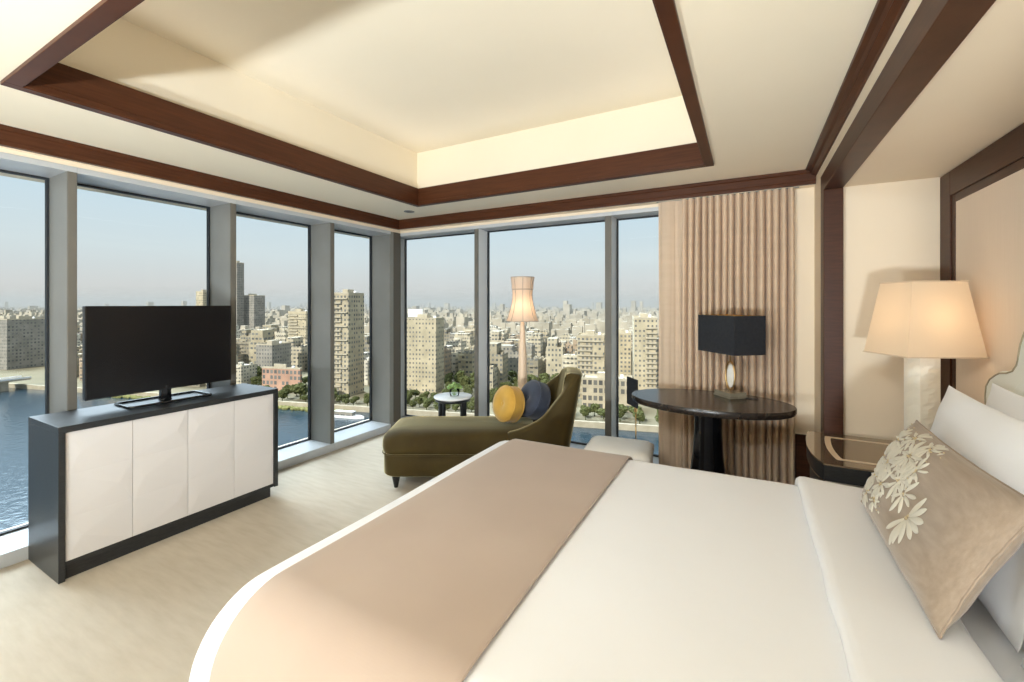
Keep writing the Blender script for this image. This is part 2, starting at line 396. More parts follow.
path = [(1.0, 0, .455), (1.115, 0, .489), (1.25, 0, .57), (1.345, 0, .714), (1.42, .004, .845), (1.475, .04, .918), (1.505, .12, .93), (1.515, .22, .937), (1.52, .30, .938), (1.515, .38, .935), (1.505, .48, .925), (1.475, .56, .895), (1.41, .596, .86), (1.30, .60, .75), (1.18, .60, .58), (1.02, .60, .46)]
def spl(P, n):
    out = []
    for i in range(len(P) - 1):
        p0 = P[max(i - 1, 0)]; p1 = P[i]; p2 = P[i + 1]; p3 = P[min(i + 2, len(P) - 1)]
        for q in range(n):
            t = q / n
            out.append(tuple(.5 * ((2 * b) + (-a + c) * t + (2 * a - 5 * b + 4 * c - d) * t * t + (-a + 3 * b - 3 * c + d) * t ** 3) for a, b, c, d in zip(p0, p1, p2, p3)))
    out.append(P[-1]); return out
SP = spl(path, 4); bm = B(); rows = []
for i, (s, d, zt) in enumerate(SP):
    a = SP[max(i - 1, 0)]; c = SP[min(i + 1, len(SP) - 1)]
    tx, ty = c[0] - a[0], c[1] - a[1]; L = math.hypot(tx, ty); ox, oy = ty / L, -tx / L   # outward
    k = max(0, min(1, (s - 1.0) / .5)); th = .095 + .03 * k
    def P(off, z):
        lean = .11 * k * max(0, (z - .30)) / .62
        return bm.verts.new((s + ox * off + lean, d + oy * off, z))
    zb = min(.40, zt - .03)
    rows.append([P(0, .115), P(.004, .24), P(.006, .30 if zt > .5 else .27), P(.006, .3 + (zt - .3) * .5), P(.004, zt - .025), P(-.006, zt - .006), P(-th * .3, zt), P(-th * .7, zt + .002), P(-th * .95, zt - .010), P(-th - .004, zt - .04), P(-th - .01 , zb), P(-th - .01, .36)])
for i in range(len(rows) - 1):
    for j in range(len(rows[0]) - 1):
        bm.faces.new((rows[i][j], rows[i + 1][j], rows[i + 1][j + 1], rows[i][j + 1]))
bm.faces.new(rows[0]); bm.faces.new(list(reversed(rows[-1])))
obj('backrest', bm, MT['velv'], ch, smooth=True)
for (s, d) in ((.085, .075), (.085, .525), (1.40, .085), (1.40, .515)):
    lb_ = lathe(B(), [(.016, 0), (.017, .004), (.036, .10), (.038, .118)], 16, c=(s, d)); obj('leg', lb_, MT['gloss'], ch, smooth=True)

def round_cushion(label, m, loc, rot, r, th):
    t = bpy.data.objects.new('round_cushion', None); t.location = loc; t.rotation_euler = rot; link(t); tag(t, label, 'cushion', 'round velvet cushions on the chaise')
    pr = [(0.004, -th * .80), (r * .3, -th * .93), (r * .6, -th), (r * .88, -th * .86), (r * .985, -th * .62), (r, -th * .5), (r * 1.012, 0), (r, th * .5), (r * .985, th * .62), (r * .88, th * .86), (r * .6, th), (r * .3, th * .93), (.1 * r, th * .78), (0.004, th * .70)]
    obj('cover', lathe(B(), pr, 40), m, t, smooth=True)
    for s in (-1, 1):
        obj('piping', tube(B(), [(r * 1.0 * math.cos(a * PI / 20), r * 1.0 * math.sin(a * PI / 20), s * th * .56) for a in range(40)], .0055, 6, True), m, t, smooth=True)
    bb = B(); blob(bb, (0, 0, th * .74), .016, 2, 0, 0, (1, 1, .6)); obj('button', bb, m, t, smooth=True)
    return t
def chl(s, d, z):
    return (-2.569 + CR[0] * s + CF[0] * d, 2.545 + CR[1] * s + CF[1] * d, z)
def look(nrm):
    return Vector(nrm).to_track_quat('Z', 'Y').to_euler()
def dirl(s, d, z): return Vector((CR[0] * s + CF[0] * d, CR[1] * s + CF[1] * d, z))
round_cushion('round mustard yellow velvet cushion leaning in front of the blue one', MT['yell'], chl(1.005, .24, .643), look(dirl(-.78, -.60, .22)), .150, .085)
round_cushion('round slate blue velvet cushion against the chaise back', MT['navy'], chl(1.225, .295, .668), look(dirl(-.80, -.45, .38)), .160, .085)

# ------------------------------------------------------------------ floor lamp
fx, fy, _ = at_depth(522.5, 4.215)
fl = thing('floor_lamp', 'tall floor lamp with a flared peach shade behind the chaise', 'lamp', (fx, fy, 0))
obj('base', lathe(B(), [(.125, 0), (.128, .012), (.118, .024), (.05, .034), (.03, .05)], 32), MT['poletan'], fl, smooth=True)
obj('pole', lathe(B(), [(.026, .05), (.030, .2), (.044, .55), (.046, .75), (.040, 1.0), (.026, 1.22), (.020, 1.30), (.016, 1.36)], 24), MT['poletan'], fl, smooth=True)
bm = B(); n = 48; prof = [(.158, 1.335), (.150, 1.345), (.124, 1.42), (.105, 1.49), (.097, 1.54), (.094, 1.60), (.098, 1.64), (.100, 1.645), (.104, 1.70), (.112, 1.76)]
rings = []
for r, z in prof:
    rings.append([bm.verts.new((r * (1 + .02 * math.cos(8 * 2 * PI * i / n)) * math.cos(2 * PI * i / n), r * (1 + .02 * math.cos(8 * 2 * PI * i / n)) * math.sin(2 * PI * i / n), z)) for i in range(n)])
for k in range(len(rings) - 1):
    for i in range(n): bm.faces.new((rings[k][i], rings[k][(i + 1) % n], rings[k + 1][(i + 1) % n], rings[k + 1][i]))
sh = obj('lamp_shade', bm, MT['shade2'], fl, smooth=True)
bt = B()
for z, r in ((1.335, .158), (1.642, .100), (1.76, .112)): tube(bt, [(r * 1.01 * math.cos(a * PI / 16), r * 1.01 * math.sin(a * PI / 16), z) for a in range(32)], .004, 6, True)
for q in range(8):
    a = 2 * PI * q / 8 + PI / 2 + YAW; tube(bt, [(r * 1.022 * math.cos(a), r * 1.022 * math.sin(a), z) for r, z in prof], .0025, 5)
obj('shade_trim', bt, MT['runner'], sh, smooth=True)
def point(name, parent, loc, power, col, rad=.04):
    l = bpy.data.lights.new(name, 'POINT'); l.energy = power; l.color = col; l.shadow_soft_size = rad
    o = bpy.data.objects.new(name, l); o.location = loc; return link(o, parent)
point('bulb', fl, (0, 0, 1.46), 0.9, (1, .72, .45), .03)

# ------------------------------------------------------------------ side table and vase
st = thing('side_table', 'small round side table with white top and dark legs at the back window', 'table', (-2.60, 3.52, 0))
obj('table_top', lathe(B(), [(.183, .563), (.188, .565), (.19, .577), (.184, .580)], 40), MT['white2'], st, smooth=True)
obj('apron', lathe(B(), [(.165, .532), (.172, .534), (.176, .558), (.17, .5625)], 40), MT['black'], st, smooth=True)
for q in range(4):
    a = YAW + PI / 4 + q * PI / 2; c, s = math.cos(a), math.sin(a)
    obj('leg', prism(B(), [(x * c - y * s, x * s + y * c) for x, y in ((.135, -.014), (.167, -.014), (.167, .014), (.135, .014))], 0, .531), MT['black'], st, bevel=.003)
va = thing('flower_vase', 'small clear glass bowl of green blooms on the side table', 'vase', (-2.565, 3.50, .5805))
obj('bowl', lathe(B(), [(.035, 0), (.042, .004), (.050, .04), (.046, .085), (.043, .085), (.046, .04), (.038, .008), (.002, .007)], 24, cap=False), MT['vglass'], va, smooth=True)
for q in range(9):
    a = q * 2.4; rr = .022 * math.sqrt(q); x, y = rr * math.cos(a), rr * math.sin(a); z = .125 - .5 * rr
    bm = B(); tube(bm, [(x * .2, y * .2, .012), (x * .6, y * .6, .07), (x, y, z)], .0018, 5); blob(bm, (x, y, z), .024, 2, .45, q, (1, 1, .8), 3)
    obj('bloom', bm, MT['leaf'], va)

# ------------------------------------------------------------------ stool
so = thing('ottoman', 'low square stool with a white padded seat between the chaise and the table', 'stool', (-.87, 3.31, 0), math.radians(7))
obj('body', bx(-.235, .235, -.20, .20, .03, .345), MT['stoolb'], so, bevel=.008)
obj('base', bx(-.225, .225, -.19, .19, 0, .03), MT['gloss'], so)
obj('band', bx(-.238, .238, -.203, .203, .345, .357), MT['mahog'], so)
obj('seat_pad', stack(B(), [(rounded(-.236, .236, -.201, .201, .04), .357), (rounded(-.248, .248, -.213, .213, .05), .372), (rounded(-.246, .246, -.211, .211, .05), .395), (rounded(-.215, .215, -.18, .18, .05), .42), (rounded(-.15, .15, -.12, .12, .04), .432)]), MT['stoolw'], so, smooth=True)

# ------------------------------------------------------------------ stand beyond the table
ps = thing('display_stand', 'small dark panel on a thin brass stem beyond the left end of the table', 'stand', (-.853, 3.80, 0))
obj('base', lathe(B(), [(.07, 0), (.07, .008), (.012, .014)], 24), MT['brass'], ps, smooth=True)
obj('stem', lathe(B(), [(.005, .012), (.005, .57)], 10), MT['brass'], ps, smooth=True)
pp = B(); a = math.radians(128); c, s = math.cos(a), math.sin(a)
prism(pp, [(x * c - y * s, x * s + y * c) for x, y in ((-.03, -.008), (.17, -.008), (.17, .008), (-.03, .008))], .60, .845)
obj('panel', pp, MT['shadeblk'], ps, bevel=.003)
obj('bracket', bx(-.012, .012, -.012, .012, .566, .602), MT['brass'], ps)

# ------------------------------------------------------------------ oval table
TXC, TYC, TZT, RX, RY = -.255, 3.425, .81, .54, .355
ot = thing('oval_table', 'dark oval pedestal table in front of the curtain', 'table', (TXC, TYC, 0))
obj('table_top', lathe(B(), [(.93, TZT - .052), (.985, TZT - .045), (1.0, TZT - .03), (1.0, TZT - .006), (.993, TZT)], 72, RX, RY), MT['tblk'], ot, smooth=False, autos=math.radians(40))
obj('pedestal', lathe(B(), [(.20, .03), (.165, .05), (.145, .12), (.125, .24), (.104, .42), (.092, .60), (.092, .70), (.10, .757)], 40), MT['gloss'], ot, smooth=True)
obj('foot_plate', lathe(B(), [(.26, 0), (.265, .006), (.262, .024), (.19, .032)], 40), MT['gloss'], ot, smooth=True)

# ------------------------------------------------------------------ black shade lamp on the oval table
cxl, cyl = -.117, 3.615
ang = math.atan2(-.267 * 1, .31) ; ang = math.atan2(.31, -.267) - PI / 2      # long side direction
tl = thing('table_lamp', 'black rectangular shade table lamp standing on the oval table', 'lamp', (cxl, cyl, TZT), ang)
obj('plinth', boxes((-.075, .075, -.09, .09, .0, .012), (-.07, .07, -.085, .085, .012, .040)), MT['stone'], tl, bevel=.002)
rng = B()
tube(rng, [(0, .048 * math.cos(a * PI / 24), .155 + .105 * math.sin(a * PI / 24)) for a in range(48)], .006, 8, True)
obj('ring', rng, MT['brass'], tl, smooth=True)
ag = B()
prism(ag, [(.036 * math.cos(a * PI / 20) * (1 + .06 * math.sin(3 * a)), .085 * math.sin(a * PI / 20)) for a in range(40)], -.008, .008, lambda x, y, z: (z, x - .008, .155 + y))
obj('agate', ag, MT['agate'], tl, bevel=.003)
obj('stem', bx(-.004, .004, -.004, .004, .040, .052), MT['brass'], tl); obj('rod', bx(-.004, .004, -.004, .004, .258, .40), MT['brass'], tl)
sb = B(); z0, z1 = .328, .606; lx, ly = .128, .20
def hollow(bm, hx, hy, t, z0, z1):
    for (x0, x1, y0, y1) in ((-hx, hx, -hy, -hy + t), (-hx, hx, hy - t, hy), (-hx, -hx + t, -hy + t, hy - t), (hx - t, hx, -hy + t, hy - t)): box(bm, x0, x1, y0, y1, z0, z1)
hollow(sb, lx, ly, .004, z0, z1)
s_ = obj('lamp_shade', sb, MT['shadeblk'], tl)
hb = B(); hollow(hb, lx - .0045, ly - .0045, .0012, z0 + .001, z1 + .0015); obj('lining', hb, MT['brass'], s_)
obj('spider', boxes((-lx + .005, lx - .005, -.002, .002, .395, .399), (-.002, .002, -ly + .005, ly - .005, .395, .399)), MT['brass'], tl)
obj('cord', tube(B(), [(.06, -.09, .004), (.08, -.12, .004), (.10, -.14, .0045), (.125, -.13, .0045)], .0035, 6), MT['plast'], tl, smooth=True)

# ------------------------------------------------------------------ curtain
cu = thing('curtain', 'taupe floor length pleated curtain to the right of the back windows', 'curtain', (0, 3.915, 0))
def drape(x0, x1, folds, amp, seed, nu, om=.3):
    bm = B(); nv = 28
    def f(u, v):
        z = .008 + (2.378) * v
        ph = folds * 2 * PI * u + 2.3 * noise.noise(Vector((u * folds * .45, seed, 0))) + .5 * noise.noise(Vector((u * 6, v * 1.2, seed + 9)))
        pinch = 1 - .45 * max(0, (v - .93) / .07)
        a = amp * pinch * (.95 + .75 * noise.noise(Vector((u * folds * .5, v * .7, seed + 4))))
        sway = .006 * noise.noise(Vector((u * 9, v * 2.5, seed)))
        y = a * math.cos(ph)
        x = x0 + (x1 - x0) * u - om * (x1 - x0) / folds / 6.283 * math.sin(ph) + sway
        return (x, min(y, .052), z)
    grid(bm, nu, nv, f); return bm
obj('drape', drape(-.50, .318, 16, .048, 3, 640, 1.0), MT['curt'], cu, smooth=True)
obj('leading_panel', drape(-.685, -.49, 1.4, .012, 9, 50), MT['curt2'], cu, smooth=True)
obj('track', bx(-.70, .34, -.012, .012, 2.3835, 2.3875), MT['alu'], cu)

# ------------------------------------------------------------------ bed
BX0, BX1, BY0, BY1, BR, BZ = -1.445, .50, .655, 2.56, .20, .635
BRX = .105
BYM = (BY0 + BY1) / 2; BY1C = BY1
bed = thing('bed', 'wide bed with pale curved headboard against the niche wall', 'bed', (0, 0, 0))
obj('bed_base', bx(-1.40, .90, .74, 2.47, .04, .30), MT['black'], bed, bevel=.02)
obj('mattress', stack(B(), [(rounded(-1.38, .905, .74, 2.475, .08), .301), (rounded(-1.40, .912, .715, 2.50, .1), .33), (rounded(-1.40, .912, .715, 2.50, .1), .50), (rounded(-1.36, .88, .76, 2.45, .1), .575), (rounded(-1.27, .83, .85, 2.36, .1), .594)]), MT['linen'], bed, smooth=True)
# headboard outline (Y,z), stepped and scrolled shoulders
def hb_outline(inset):
    half = [(1.10, .12), (1.10, 1.02), (1.105, 1.09), (1.098, 1.139), (1.062, 1.178), (1.01, 1.205), (.975, 1.218), (.92, 1.226), (.875, 1.240), (.848, 1.265), (.836, 1.300), (.822, 1.345), (.79, 1.40), (.72, 1.455), (.62, 1.49), (.45, 1.51), (.2, 1.52), (0, 1.52)]
    P = [(BYM + d, z) for d, z in half] + [(BYM - d, z) for d, z in reversed(half[:-1])]
    if not inset: return P
    out = []; n = len(P)
    for i in range(n):
        a = Vector(P[max(i - 1, 0)]); c = Vector(P[min(i + 1, n - 1)]); t = (c - a).normalized()
        nrm = Vector((-t.y, t.x)) ; p = Vector(P[i])
        out.append((p.x + nrm.x * inset, p.y + nrm.y * inset))
    return out
hbm = prism(B(), hb_outline(0), XH - .09, XH - .032, lambda y, z, x: (x, y, z))
hbo = obj('headboard', hbm, MT['hb'], bed, bevel=.010, seg=3)
obj('piping', tube(B(), [(XH - .091, y, z) for y, z in hb_outline(.010)], .0035, 6), MT['hbtrim'], hbo, smooth=True)
ins = hb_outline(.085)
obj('inset_panel', prism(B(), ins, XH - .101, XH - .0905, lambda y, z, x: (x, y, z)), MT['hb'], hbo, bevel=.006, seg=2)

def surf(xp, yp, off=0.0, ripple=1.0, x1=None):
    """point on the duvet; xp, yp run over the plan with the skirt beyond the edge"""
    BY1 = 2.56 + .065 * max(0, min(1, (xp + 1.2) / 1.3))
    yp = yp if yp < BYM else BYM + (yp - BYM) * (BY1 - BYM) / (BY1C - BYM) if yp <= BY1C else BY1 + yp - BY1C
    skx = max(0, BX0 - xp); sky = max(0, BY0 - yp, yp - BY1)
    x = max(xp, BX0); y = min(max(yp, BY0), BY1)
    qx = max(0, (BX0 + BRX - x) / BRX); sy = 0
    if y < BY0 + BR: qy = (BY0 + BR - y) / BR; sy = -1
    elif y > BY1 - BR: qy = (y - BY1 + BR) / BR; sy = 1
    else: qy = 0
    tx_, ty_ = qx * PI / 2, qy * PI / 2; q = max(qx, qy); sk = max(skx, sky)
    px_ = x if qx == 0 else BX0 + BRX - (BRX + off) * math.sin(tx_)
    py_ = y
    if qy > 0: py_ = (BY0 + BR if sy < 0 else BY1 - BR) + sy * (BR + off) * math.sin(ty_)
    z = BZ - BRX * (1 - math.cos(tx_)) - BR * (1 - math.cos(ty_)) + off * math.cos(tx_) * math.cos(ty_) - sk
    if ripple:
        w = .007 * noise.noise(Vector((x * 1.4, y * 1.1, 2.0))) + .0025 * noise.noise(Vector((x * 4, y * 3, 7.0)))
        z += w * ripple * (1 - .7 * q)
        if sk > 0:
            m_ = .012 * min(1, sk / .12) * math.sin(7 * (px_ + py_) + 2 * noise.noise(Vector((px_ * 2, py_ * 2, 0))))
            if skx: px_ -= abs(m_)
            if sky: py_ += sy * abs(m_)
    return (px_, py_, z)
def sheetgrid(x0, x1, y0, y1, nu, nv, off, fn=None):
    bm = B()
    def f(u, v):
        p = surf(x0 + (x1 - x0) * u, y0 + (y1 - y0) * v, off)
        if fn: p = fn(p, u, v)
        return p
    grid(bm, nu, nv, f); return bm
SK = .30
du = thing('duvet', 'white duvet spread over the bed', 'duvet', (0, 0, 0))
obj('cover', sheetgrid(BX0 - SK, .505, BY0 - SK, BY1 + SK, 150, 170, 0), MT['linen'], du, smooth=True, solid=.012)
# turned-down edge: a thick fold across the bed
def fold(u, v):
    return 0
bm = B()
cs = [(.207 + .018 * (1 - math.cos(a)) - .0, .014 * math.sin(a) + .016) for a in [PI * k / 8 - PI / 2 for k in range(4, 9)]]
prof = [(.222, .003), (.210, .006), (.203, .018), (.206, .034), (.217, .043), (.238, .046), (.30, .041), (.38, .036), (.46, .034), (.495, .029), (.503, .018), (.500, .006)]
nv = 130
rows = []
for x, off in prof:
    rows.append([bm.verts.new(surf(x + (.006 * noise.noise(Vector((1, v / 11, 3)))), BY0 - .16 + (BY1 - BY0 + .32) * v / nv, off)) for v in range(nv + 1)])
for i in range(len(rows) - 1):
    for j in range(nv): bm.faces.new((rows[i][j], rows[i + 1][j], rows[i + 1][j + 1], rows[i][j + 1]))
obj('turned_down_edge', bm, MT['linen'], du, smooth=True)
# runner
bm = B(); nv = 140; prof = [(-.585, .0055), (-.577, .008), (-.574, .013), (-.580, .0175), (-.592, .019), (-.65, .0185)] + [(-.65 - .065 * k, .0185) for k in range(1, 10)] + [(-1.292, .018), (-1.302, .014), (-1.304, .010), (-1.299, .0055)]
rows = []
for x, off in prof:
    rows.append([bm.verts.new(surf(x - .02 * (v / nv - .5) * (1 if x > -.7 else .2), BY0 - .24 + (BY1 - BY0 + .48) * v / nv, off)) for v in range(nv + 1)])
for i in range(len(rows) - 1):
    for j in range(nv): bm.faces.new((rows[i][j], rows[i + 1][j], rows[i + 1][j + 1], rows[i][j + 1]))
rn = obj('bed_runner', bm, MT['runner'], smooth=True); tag(rn, 'taupe bed runner laid across the foot of the white bed', 'bed runner')

# pillows
def pillow_fn(L, Hh, T, ear=.05, seed=0, wr=.012, bxy=2.4):
    def f(u, v, side):          # u,v in -1..1
        e = (1 - abs(u) ** bxy) ** .55 * (1 - abs(v) ** bxy) ** .55
        w = 1 - ear * (1 - v * v) * 0
        x = u * L / 2 * (1 - ear * (1 - abs(v) ** 2) * abs(u) ** 3)
        y = v * Hh / 2 * (1 - ear * 1.3 * (1 - abs(u) ** 2) * abs(v) ** 3)
        z = side * (T / 2 * e) + wr * e * noise.noise(Vector((u * 1.7 + seed, v * 1.7, side + seed))) + wr * .5 * (1 - e) * noise.noise(Vector((u * 4 + seed, v * 4, 1)))
        return Vector((x, y, z))
    return f
def pillow_mesh(f, n=36, m=26):
    bm = B(); S = {}
    def par(i, n): return math.sin((i / n - .5) * PI)
    for side in (-1, 1):
        V = {}
        for i in range(n + 1):
            for j in range(m + 1):
                edge = i in (0, n) or j in (0, m)
                key = (i, j, 0 if edge else side)
                if key not in S: S[key] = bm.verts.new(f(par(i, n), par(j, m), side))
                V[i, j] = S[key]
        for i in range(n):
            for j in range(m):
                bm.faces.new((V[i, j], V[i + 1, j], V[i + 1, j + 1], V[i, j + 1]))
    return bm
def lean_matrix(bottom, top, length_dir):
    """local x along length, y up the lean, z out of the face"""
    up = (Vector(top) - Vector(bottom)).normalized(); lx_ = Vector(length_dir).normalized()
    zz = lx_.cross(up).normalized(); up = zz.cross(lx_)
    c = (Vector(top) + Vector(bottom)) / 2
    M = Matrix((lx_, up, zz)).transposed().to_4x4(); M.translation = c
    return M
def pillow(label, bottom, top, ldir, L, T, m, seed, group=None, name='pillow', cat='pillow', ear=.05, bxy=2.4):
    Hh = (Vector(top) - Vector(bottom)).length
    f = pillow_fn(L, Hh, T, ear, seed, .012, bxy)
    t = bpy.data.objects.new(name, None); t.matrix_world = lean_matrix(bottom, top, ldir); link(t); tag(t, label, cat, group)
    obj('cover', pillow_mesh(f), m, t, smooth=True, sub=1)
    return t, f
LD = (0, -1, 0)     # length runs towards the camera; face normal = up x ... points to -X
def white_pillow(label, xb, xt, yc, L, zt, seed, T=.19):
    t, f = pillow(label, (xb, yc, .605), (xt, yc, zt), LD, L, T, MT['pil'], seed, 'white bed pillows')
    return t
white_pillow('white pillow directly behind the embroidered cushion, at the window side of the bed', .606, .752, 2.05, .92, 1.155, 1, .125)
white_pillow('rear white pillow against the headboard at the window side of the bed', .776, .886, 2.06, .92, 1.175, 2, .10)
white_pillow('white pillow at the near side of the bed, beside the embroidered cushion end', .59, .735, 1.08, .92, 1.14, 3, .14)
white_pillow('rear white pillow against the headboard at the near side of the bed', .768, .878, 1.09, .92, 1.175, 4, .105)
cb_, ct_ = (.416, 1.862, .676), (.590, 1.862, 1.036)
cushion, cf = pillow('taupe velvet lumbar cushion with ivory flower embroidery, leaning on white pillows', cb_, ct_, LD, .84, .150, MT['taupe'], 5, None, 'lumbar_cushion', 'cushion', .05, 3.4)
CHh = (Vector(ct_) - Vector(cb_)).length
seam = []
for (a, b_) in (((-1, -1), (1, -1)), ((1, -1), (1, 1)), ((1, 1), (-1, 1)), ((-1, 1), (-1, -1))):
    for q in range(20):
        k = math.sin((q / 20 - .5) * PI) * .5 + .5
        seam.append(cf(a[0] + (b_[0] - a[0]) * k, a[1] + (b_[1] - a[1]) * k, 1))
obj('piping', tube(B(), seam, .0035, 6, True), MT['taupe'], cushion, smooth=True)
# embroidery: relief petals on the front face
em = B(); bd = B()
def onface(u, v, h=0.0):
    p = cf(u, v, 1); e = .02
    n = (cf(u + e, v, 1) - cf(u - e, v, 1)).cross(cf(u, v + e, 1) - cf(u, v - e, 1)).normalized()
    return p + n * h, n
def petal(bm, u0, v0, a, L, wd, h=.007):
    # leaf shaped raised petal, laid on the cushion face
    ca, sa = math.cos(a), math.sin(a); n = 7; su, sv = 2 / .84, 2 / CHh
    ctr = []; lft = []; rgt = []
    for k in range(n + 1):
        t = k / n; w = wd * math.sin(PI * min(1, (t * .86 + .10))) ** .8 * (.45 + .75 * t)
        if k == n: w *= .35
        x, y = L * t * ca, L * t * sa
        def at(dx, dy, hh):
            u = max(-.97, min(.97, u0 + (x + dx) * su)); v = max(-.97, min(.97, v0 + (y + dy) * sv))
            return bm.verts.new(onface(u, v, hh)[0])
        ctr.append(at(0, 0, h * (.5 + .5 * math.sin(PI * t)))); lft.append(at(-sa * w, ca * w, .0012)); rgt.append(at(sa * w, -ca * w, .0012))
    for k in range(n):
        bm.faces.new((lft[k], ctr[k], ctr[k + 1], lft[k + 1])); bm.faces.new((ctr[k], rgt[k], rgt[k + 1], ctr[k + 1]))
def bead(bm, u, v, r):
    u = max(-.96, min(.96, u)); v = max(-.96, min(.96, v))
    p, n = onface(u, v, r * .5); g = bmesh.ops.create_icosphere(bm, subdivisions=1, radius=r)
    for x in g['verts']: x.co += p
rr = random.Random(11)
flowers = [(.0, .25, .06, 9, 0, 6.28, .9), (.30, -.20, .105, 9, -2.3, 3.7, 1.0), (.10, .02, .07, 9, 0, 6.28, 1.0), (-.05, .10, .07, 9, 0, 6.28, .9), (-.44, .18, .085, 12, 0, 6.28, 1), (-.20, .52, .075, 11, 0, 6.28, .9), (-.62, -.20, .07, 10, 0, 6.28, .9), (-.30, -.18, .07, 9, 0, 6.28, .9), (-.66, .58, .06, 9, 0, 6.28, .9), (-.10, .80, .05, 8, 0, 6.28, .8), (-.80, .15, .055, 8, 0, 6.28, .8), (-.42, .80, .05, 8, 0, 6.28, .8), (-.52, -.55, .05, 8, 0, 6.28, .8), (.06, .42, .05, 8, 0, 6.28, .8), (-.25, -.48, .04, 8, 0, 6.28, .8)]
for (u, v, L, n, a0, span, k) in flowers:
    for q in range(n):
        a = a0 + span * (q + .5) / n + rr.uniform(-.1, .1); st_ = .012
        petal(em, u + st_ * math.cos(a) * 2.5, v + st_ * math.sin(a) * 4.6, a, L * rr.uniform(.8, 1.08) * .9, L * .125, .008)
    for q in range(14):
        a = rr.uniform(0, 6.28); d = rr.uniform(0, .022); bead(bd, u + d * math.cos(a) * 2.5, v + d * math.sin(a) * 4.6, rr.uniform(.002, .0036))
for q in range(230):
    u = rr.uniform(-.95, .12); v = rr.uniform(-.75, .92)
    if u > -.1 and v < .05: continue
    if v < -.3 - .6 * (u + .75): continue
    if rr.random() < .6: petal(em, u, v, rr.uniform(0, 6.28), rr.uniform(.015, .034), .0042, .004)
    else: bead(bd, u, v, rr.uniform(.0018, .0032))
eo = obj('embroidery', em, MT['embro'], cushion, smooth=True); eo['label'] = 'raised ivory flower embroidery'; eo['kind'] = 'stuff'
obj('beads', bd, MT['embro2'], eo, smooth=True)['kind'] = 'stuff'

# ------------------------------------------------------------------ nightstand and lamp
ns = thing('nightstand', 'black curved front nightstand with mirrored inlaid top beside the bed', 'nightstand', (0, 0, 0))
def ns_poly(i, xr=XH - .034):
    c = [(.352, 3.415), (.328, 3.32), (.312, 3.20), (.304, 3.08), (.306, 2.97), (.318, 2.86), (.345, 2.752)]
    c = spl([(a, b, 0) for a, b in c], 3)
    P = [(xr - i * .2, 3.418 - i), ] + [(x + i, min(max(y, 2.752 + i), 3.418 - i)) for x, y, _ in c] + [(xr - i * .2, 2.752 + i)]
    return P
MT['mirrtop'] = mat('bronze_mirror_top', (.28, .21, .14), .04, .75, .8)
obj('body', stack(B(), [(ns_poly(.06), .0), (ns_poly(.06), .05), (ns_poly(.02), .055), (ns_poly(.02), .57)]), MT['black'], ns)
obj('band', stack(B(), [(ns_poly(.008), .5705), (ns_poly(.008), .580)]), MT['chrome'], ns)
obj('apron', stack(B(), [(ns_poly(.004), .5805), (ns_poly(.004), .662)]), MT['black'], ns)
top = obj('glass_top', stack(B(), [(ns_poly(.0), .6625), (ns_poly(.0), .670)]), MT['mirrtop'], ns)
A = ns_poly(.095); A2 = ns_poly(.125); bm = B(); z = .6706
va_ = [bm.verts.new((x, y, z)) for x, y in A]; vb_ = [bm.verts.new((x, y, z)) for x, y in A2]
vc_ = [bm.verts.new((x, y, z + .0006)) for x, y in A]; vd_ = [bm.verts.new((x, y, z + .0006)) for x, y in A2]
for i in range(len(A)):
    j = (i + 1) % len(A)
    bm.faces.new((vc_[i], vc_[j], vd_[j], vd_[i])); bm.faces.new((va_[i], va_[j], vc_[j], vc_[i])); bm.faces.new((vb_[i], vd_[i], vd_[j], vb_[j])); bm.faces.new((va_[i], vb_[i], vb_[j], va_[j]))
obj('inlay', bm, MT['inlay'], top)
LA = math.atan2(.158, .327)
bl_ = thing('bedside_lamp', 'lit cream tapered shade lamp on the nightstand beside the bed', 'lamp', (.775, 2.925, .672), LA)
# sculpted square column
bm = B(); nz = 30
def colr(j, k):
    z = .012 + .545 * j / nz
    hw_ = .048
    a = [(-1, -1), (-.33, -1), (.33, -1), (1, -1), (1, -.33), (1, .33), (1, 1), (.33, 1), (-.33, 1), (-1, 1), (-1, .33), (-1, -.33)][k]
    w = 1.0
    mid = (abs(a[0]) < .5 or abs(a[1]) < .5)
    off = .006 * math.sin(2 * PI * z / .14 + a[0] * 1.6 + a[1] * 1.2) if mid else 0
    x, y = a[0] * hw_, a[1] * hw_
    if abs(a[1]) > .9 and mid: y += math.copysign(off, a[1])
    if abs(a[0]) > .9 and mid: x += math.copysign(off, a[0])
    return (x, y, z)
rows = [[bm.verts.new(colr(j, k)) for k in range(12)] for j in range(nz + 1)]
for j in range(nz):
    for k in range(12): bm.faces.new((rows[j][k], rows[j][(k + 1) % 12], rows[j + 1][(k + 1) % 12], rows[j + 1][k]))
bm.faces.new(list(reversed(rows[0]))); bm.faces.new(rows[-1])
obj('column', bm, MT['ivory'], bl_)
obj('base', bx(-.06, .06, -.06, .06, 0, .012), MT['ivory'], bl_, bevel=.002)
obj('neck', lathe(B(), [(.012, .557), (.012, .80), (.004, .802)], 12), MT['brass'], bl_, smooth=True)
bm = B(); zb, zt = .572, .938; a, b_ = (.182, .138), (.128, .098); t = .002
def ring(hx, hy, z): return [bm.verts.new(p) for p in ((-hx, -hy, z), (hx, -hy, z), (hx, hy, z), (-hx, hy, z))]
o0, o1 = ring(*a, zb), ring(*b_, zt); i0, i1 = ring(a[0] - t, a[1] - t, zb), ring(b_[0] - t, b_[1] - t, zt)
for k in range(4):
    l = (k + 1) % 4
    bm.faces.new((o0[k], o0[l], o1[l], o1[k]))
for v in i0 + i1: bm.verts.remove(v)
sd = obj('lamp_shade', bm, MT['shade'], bl_)
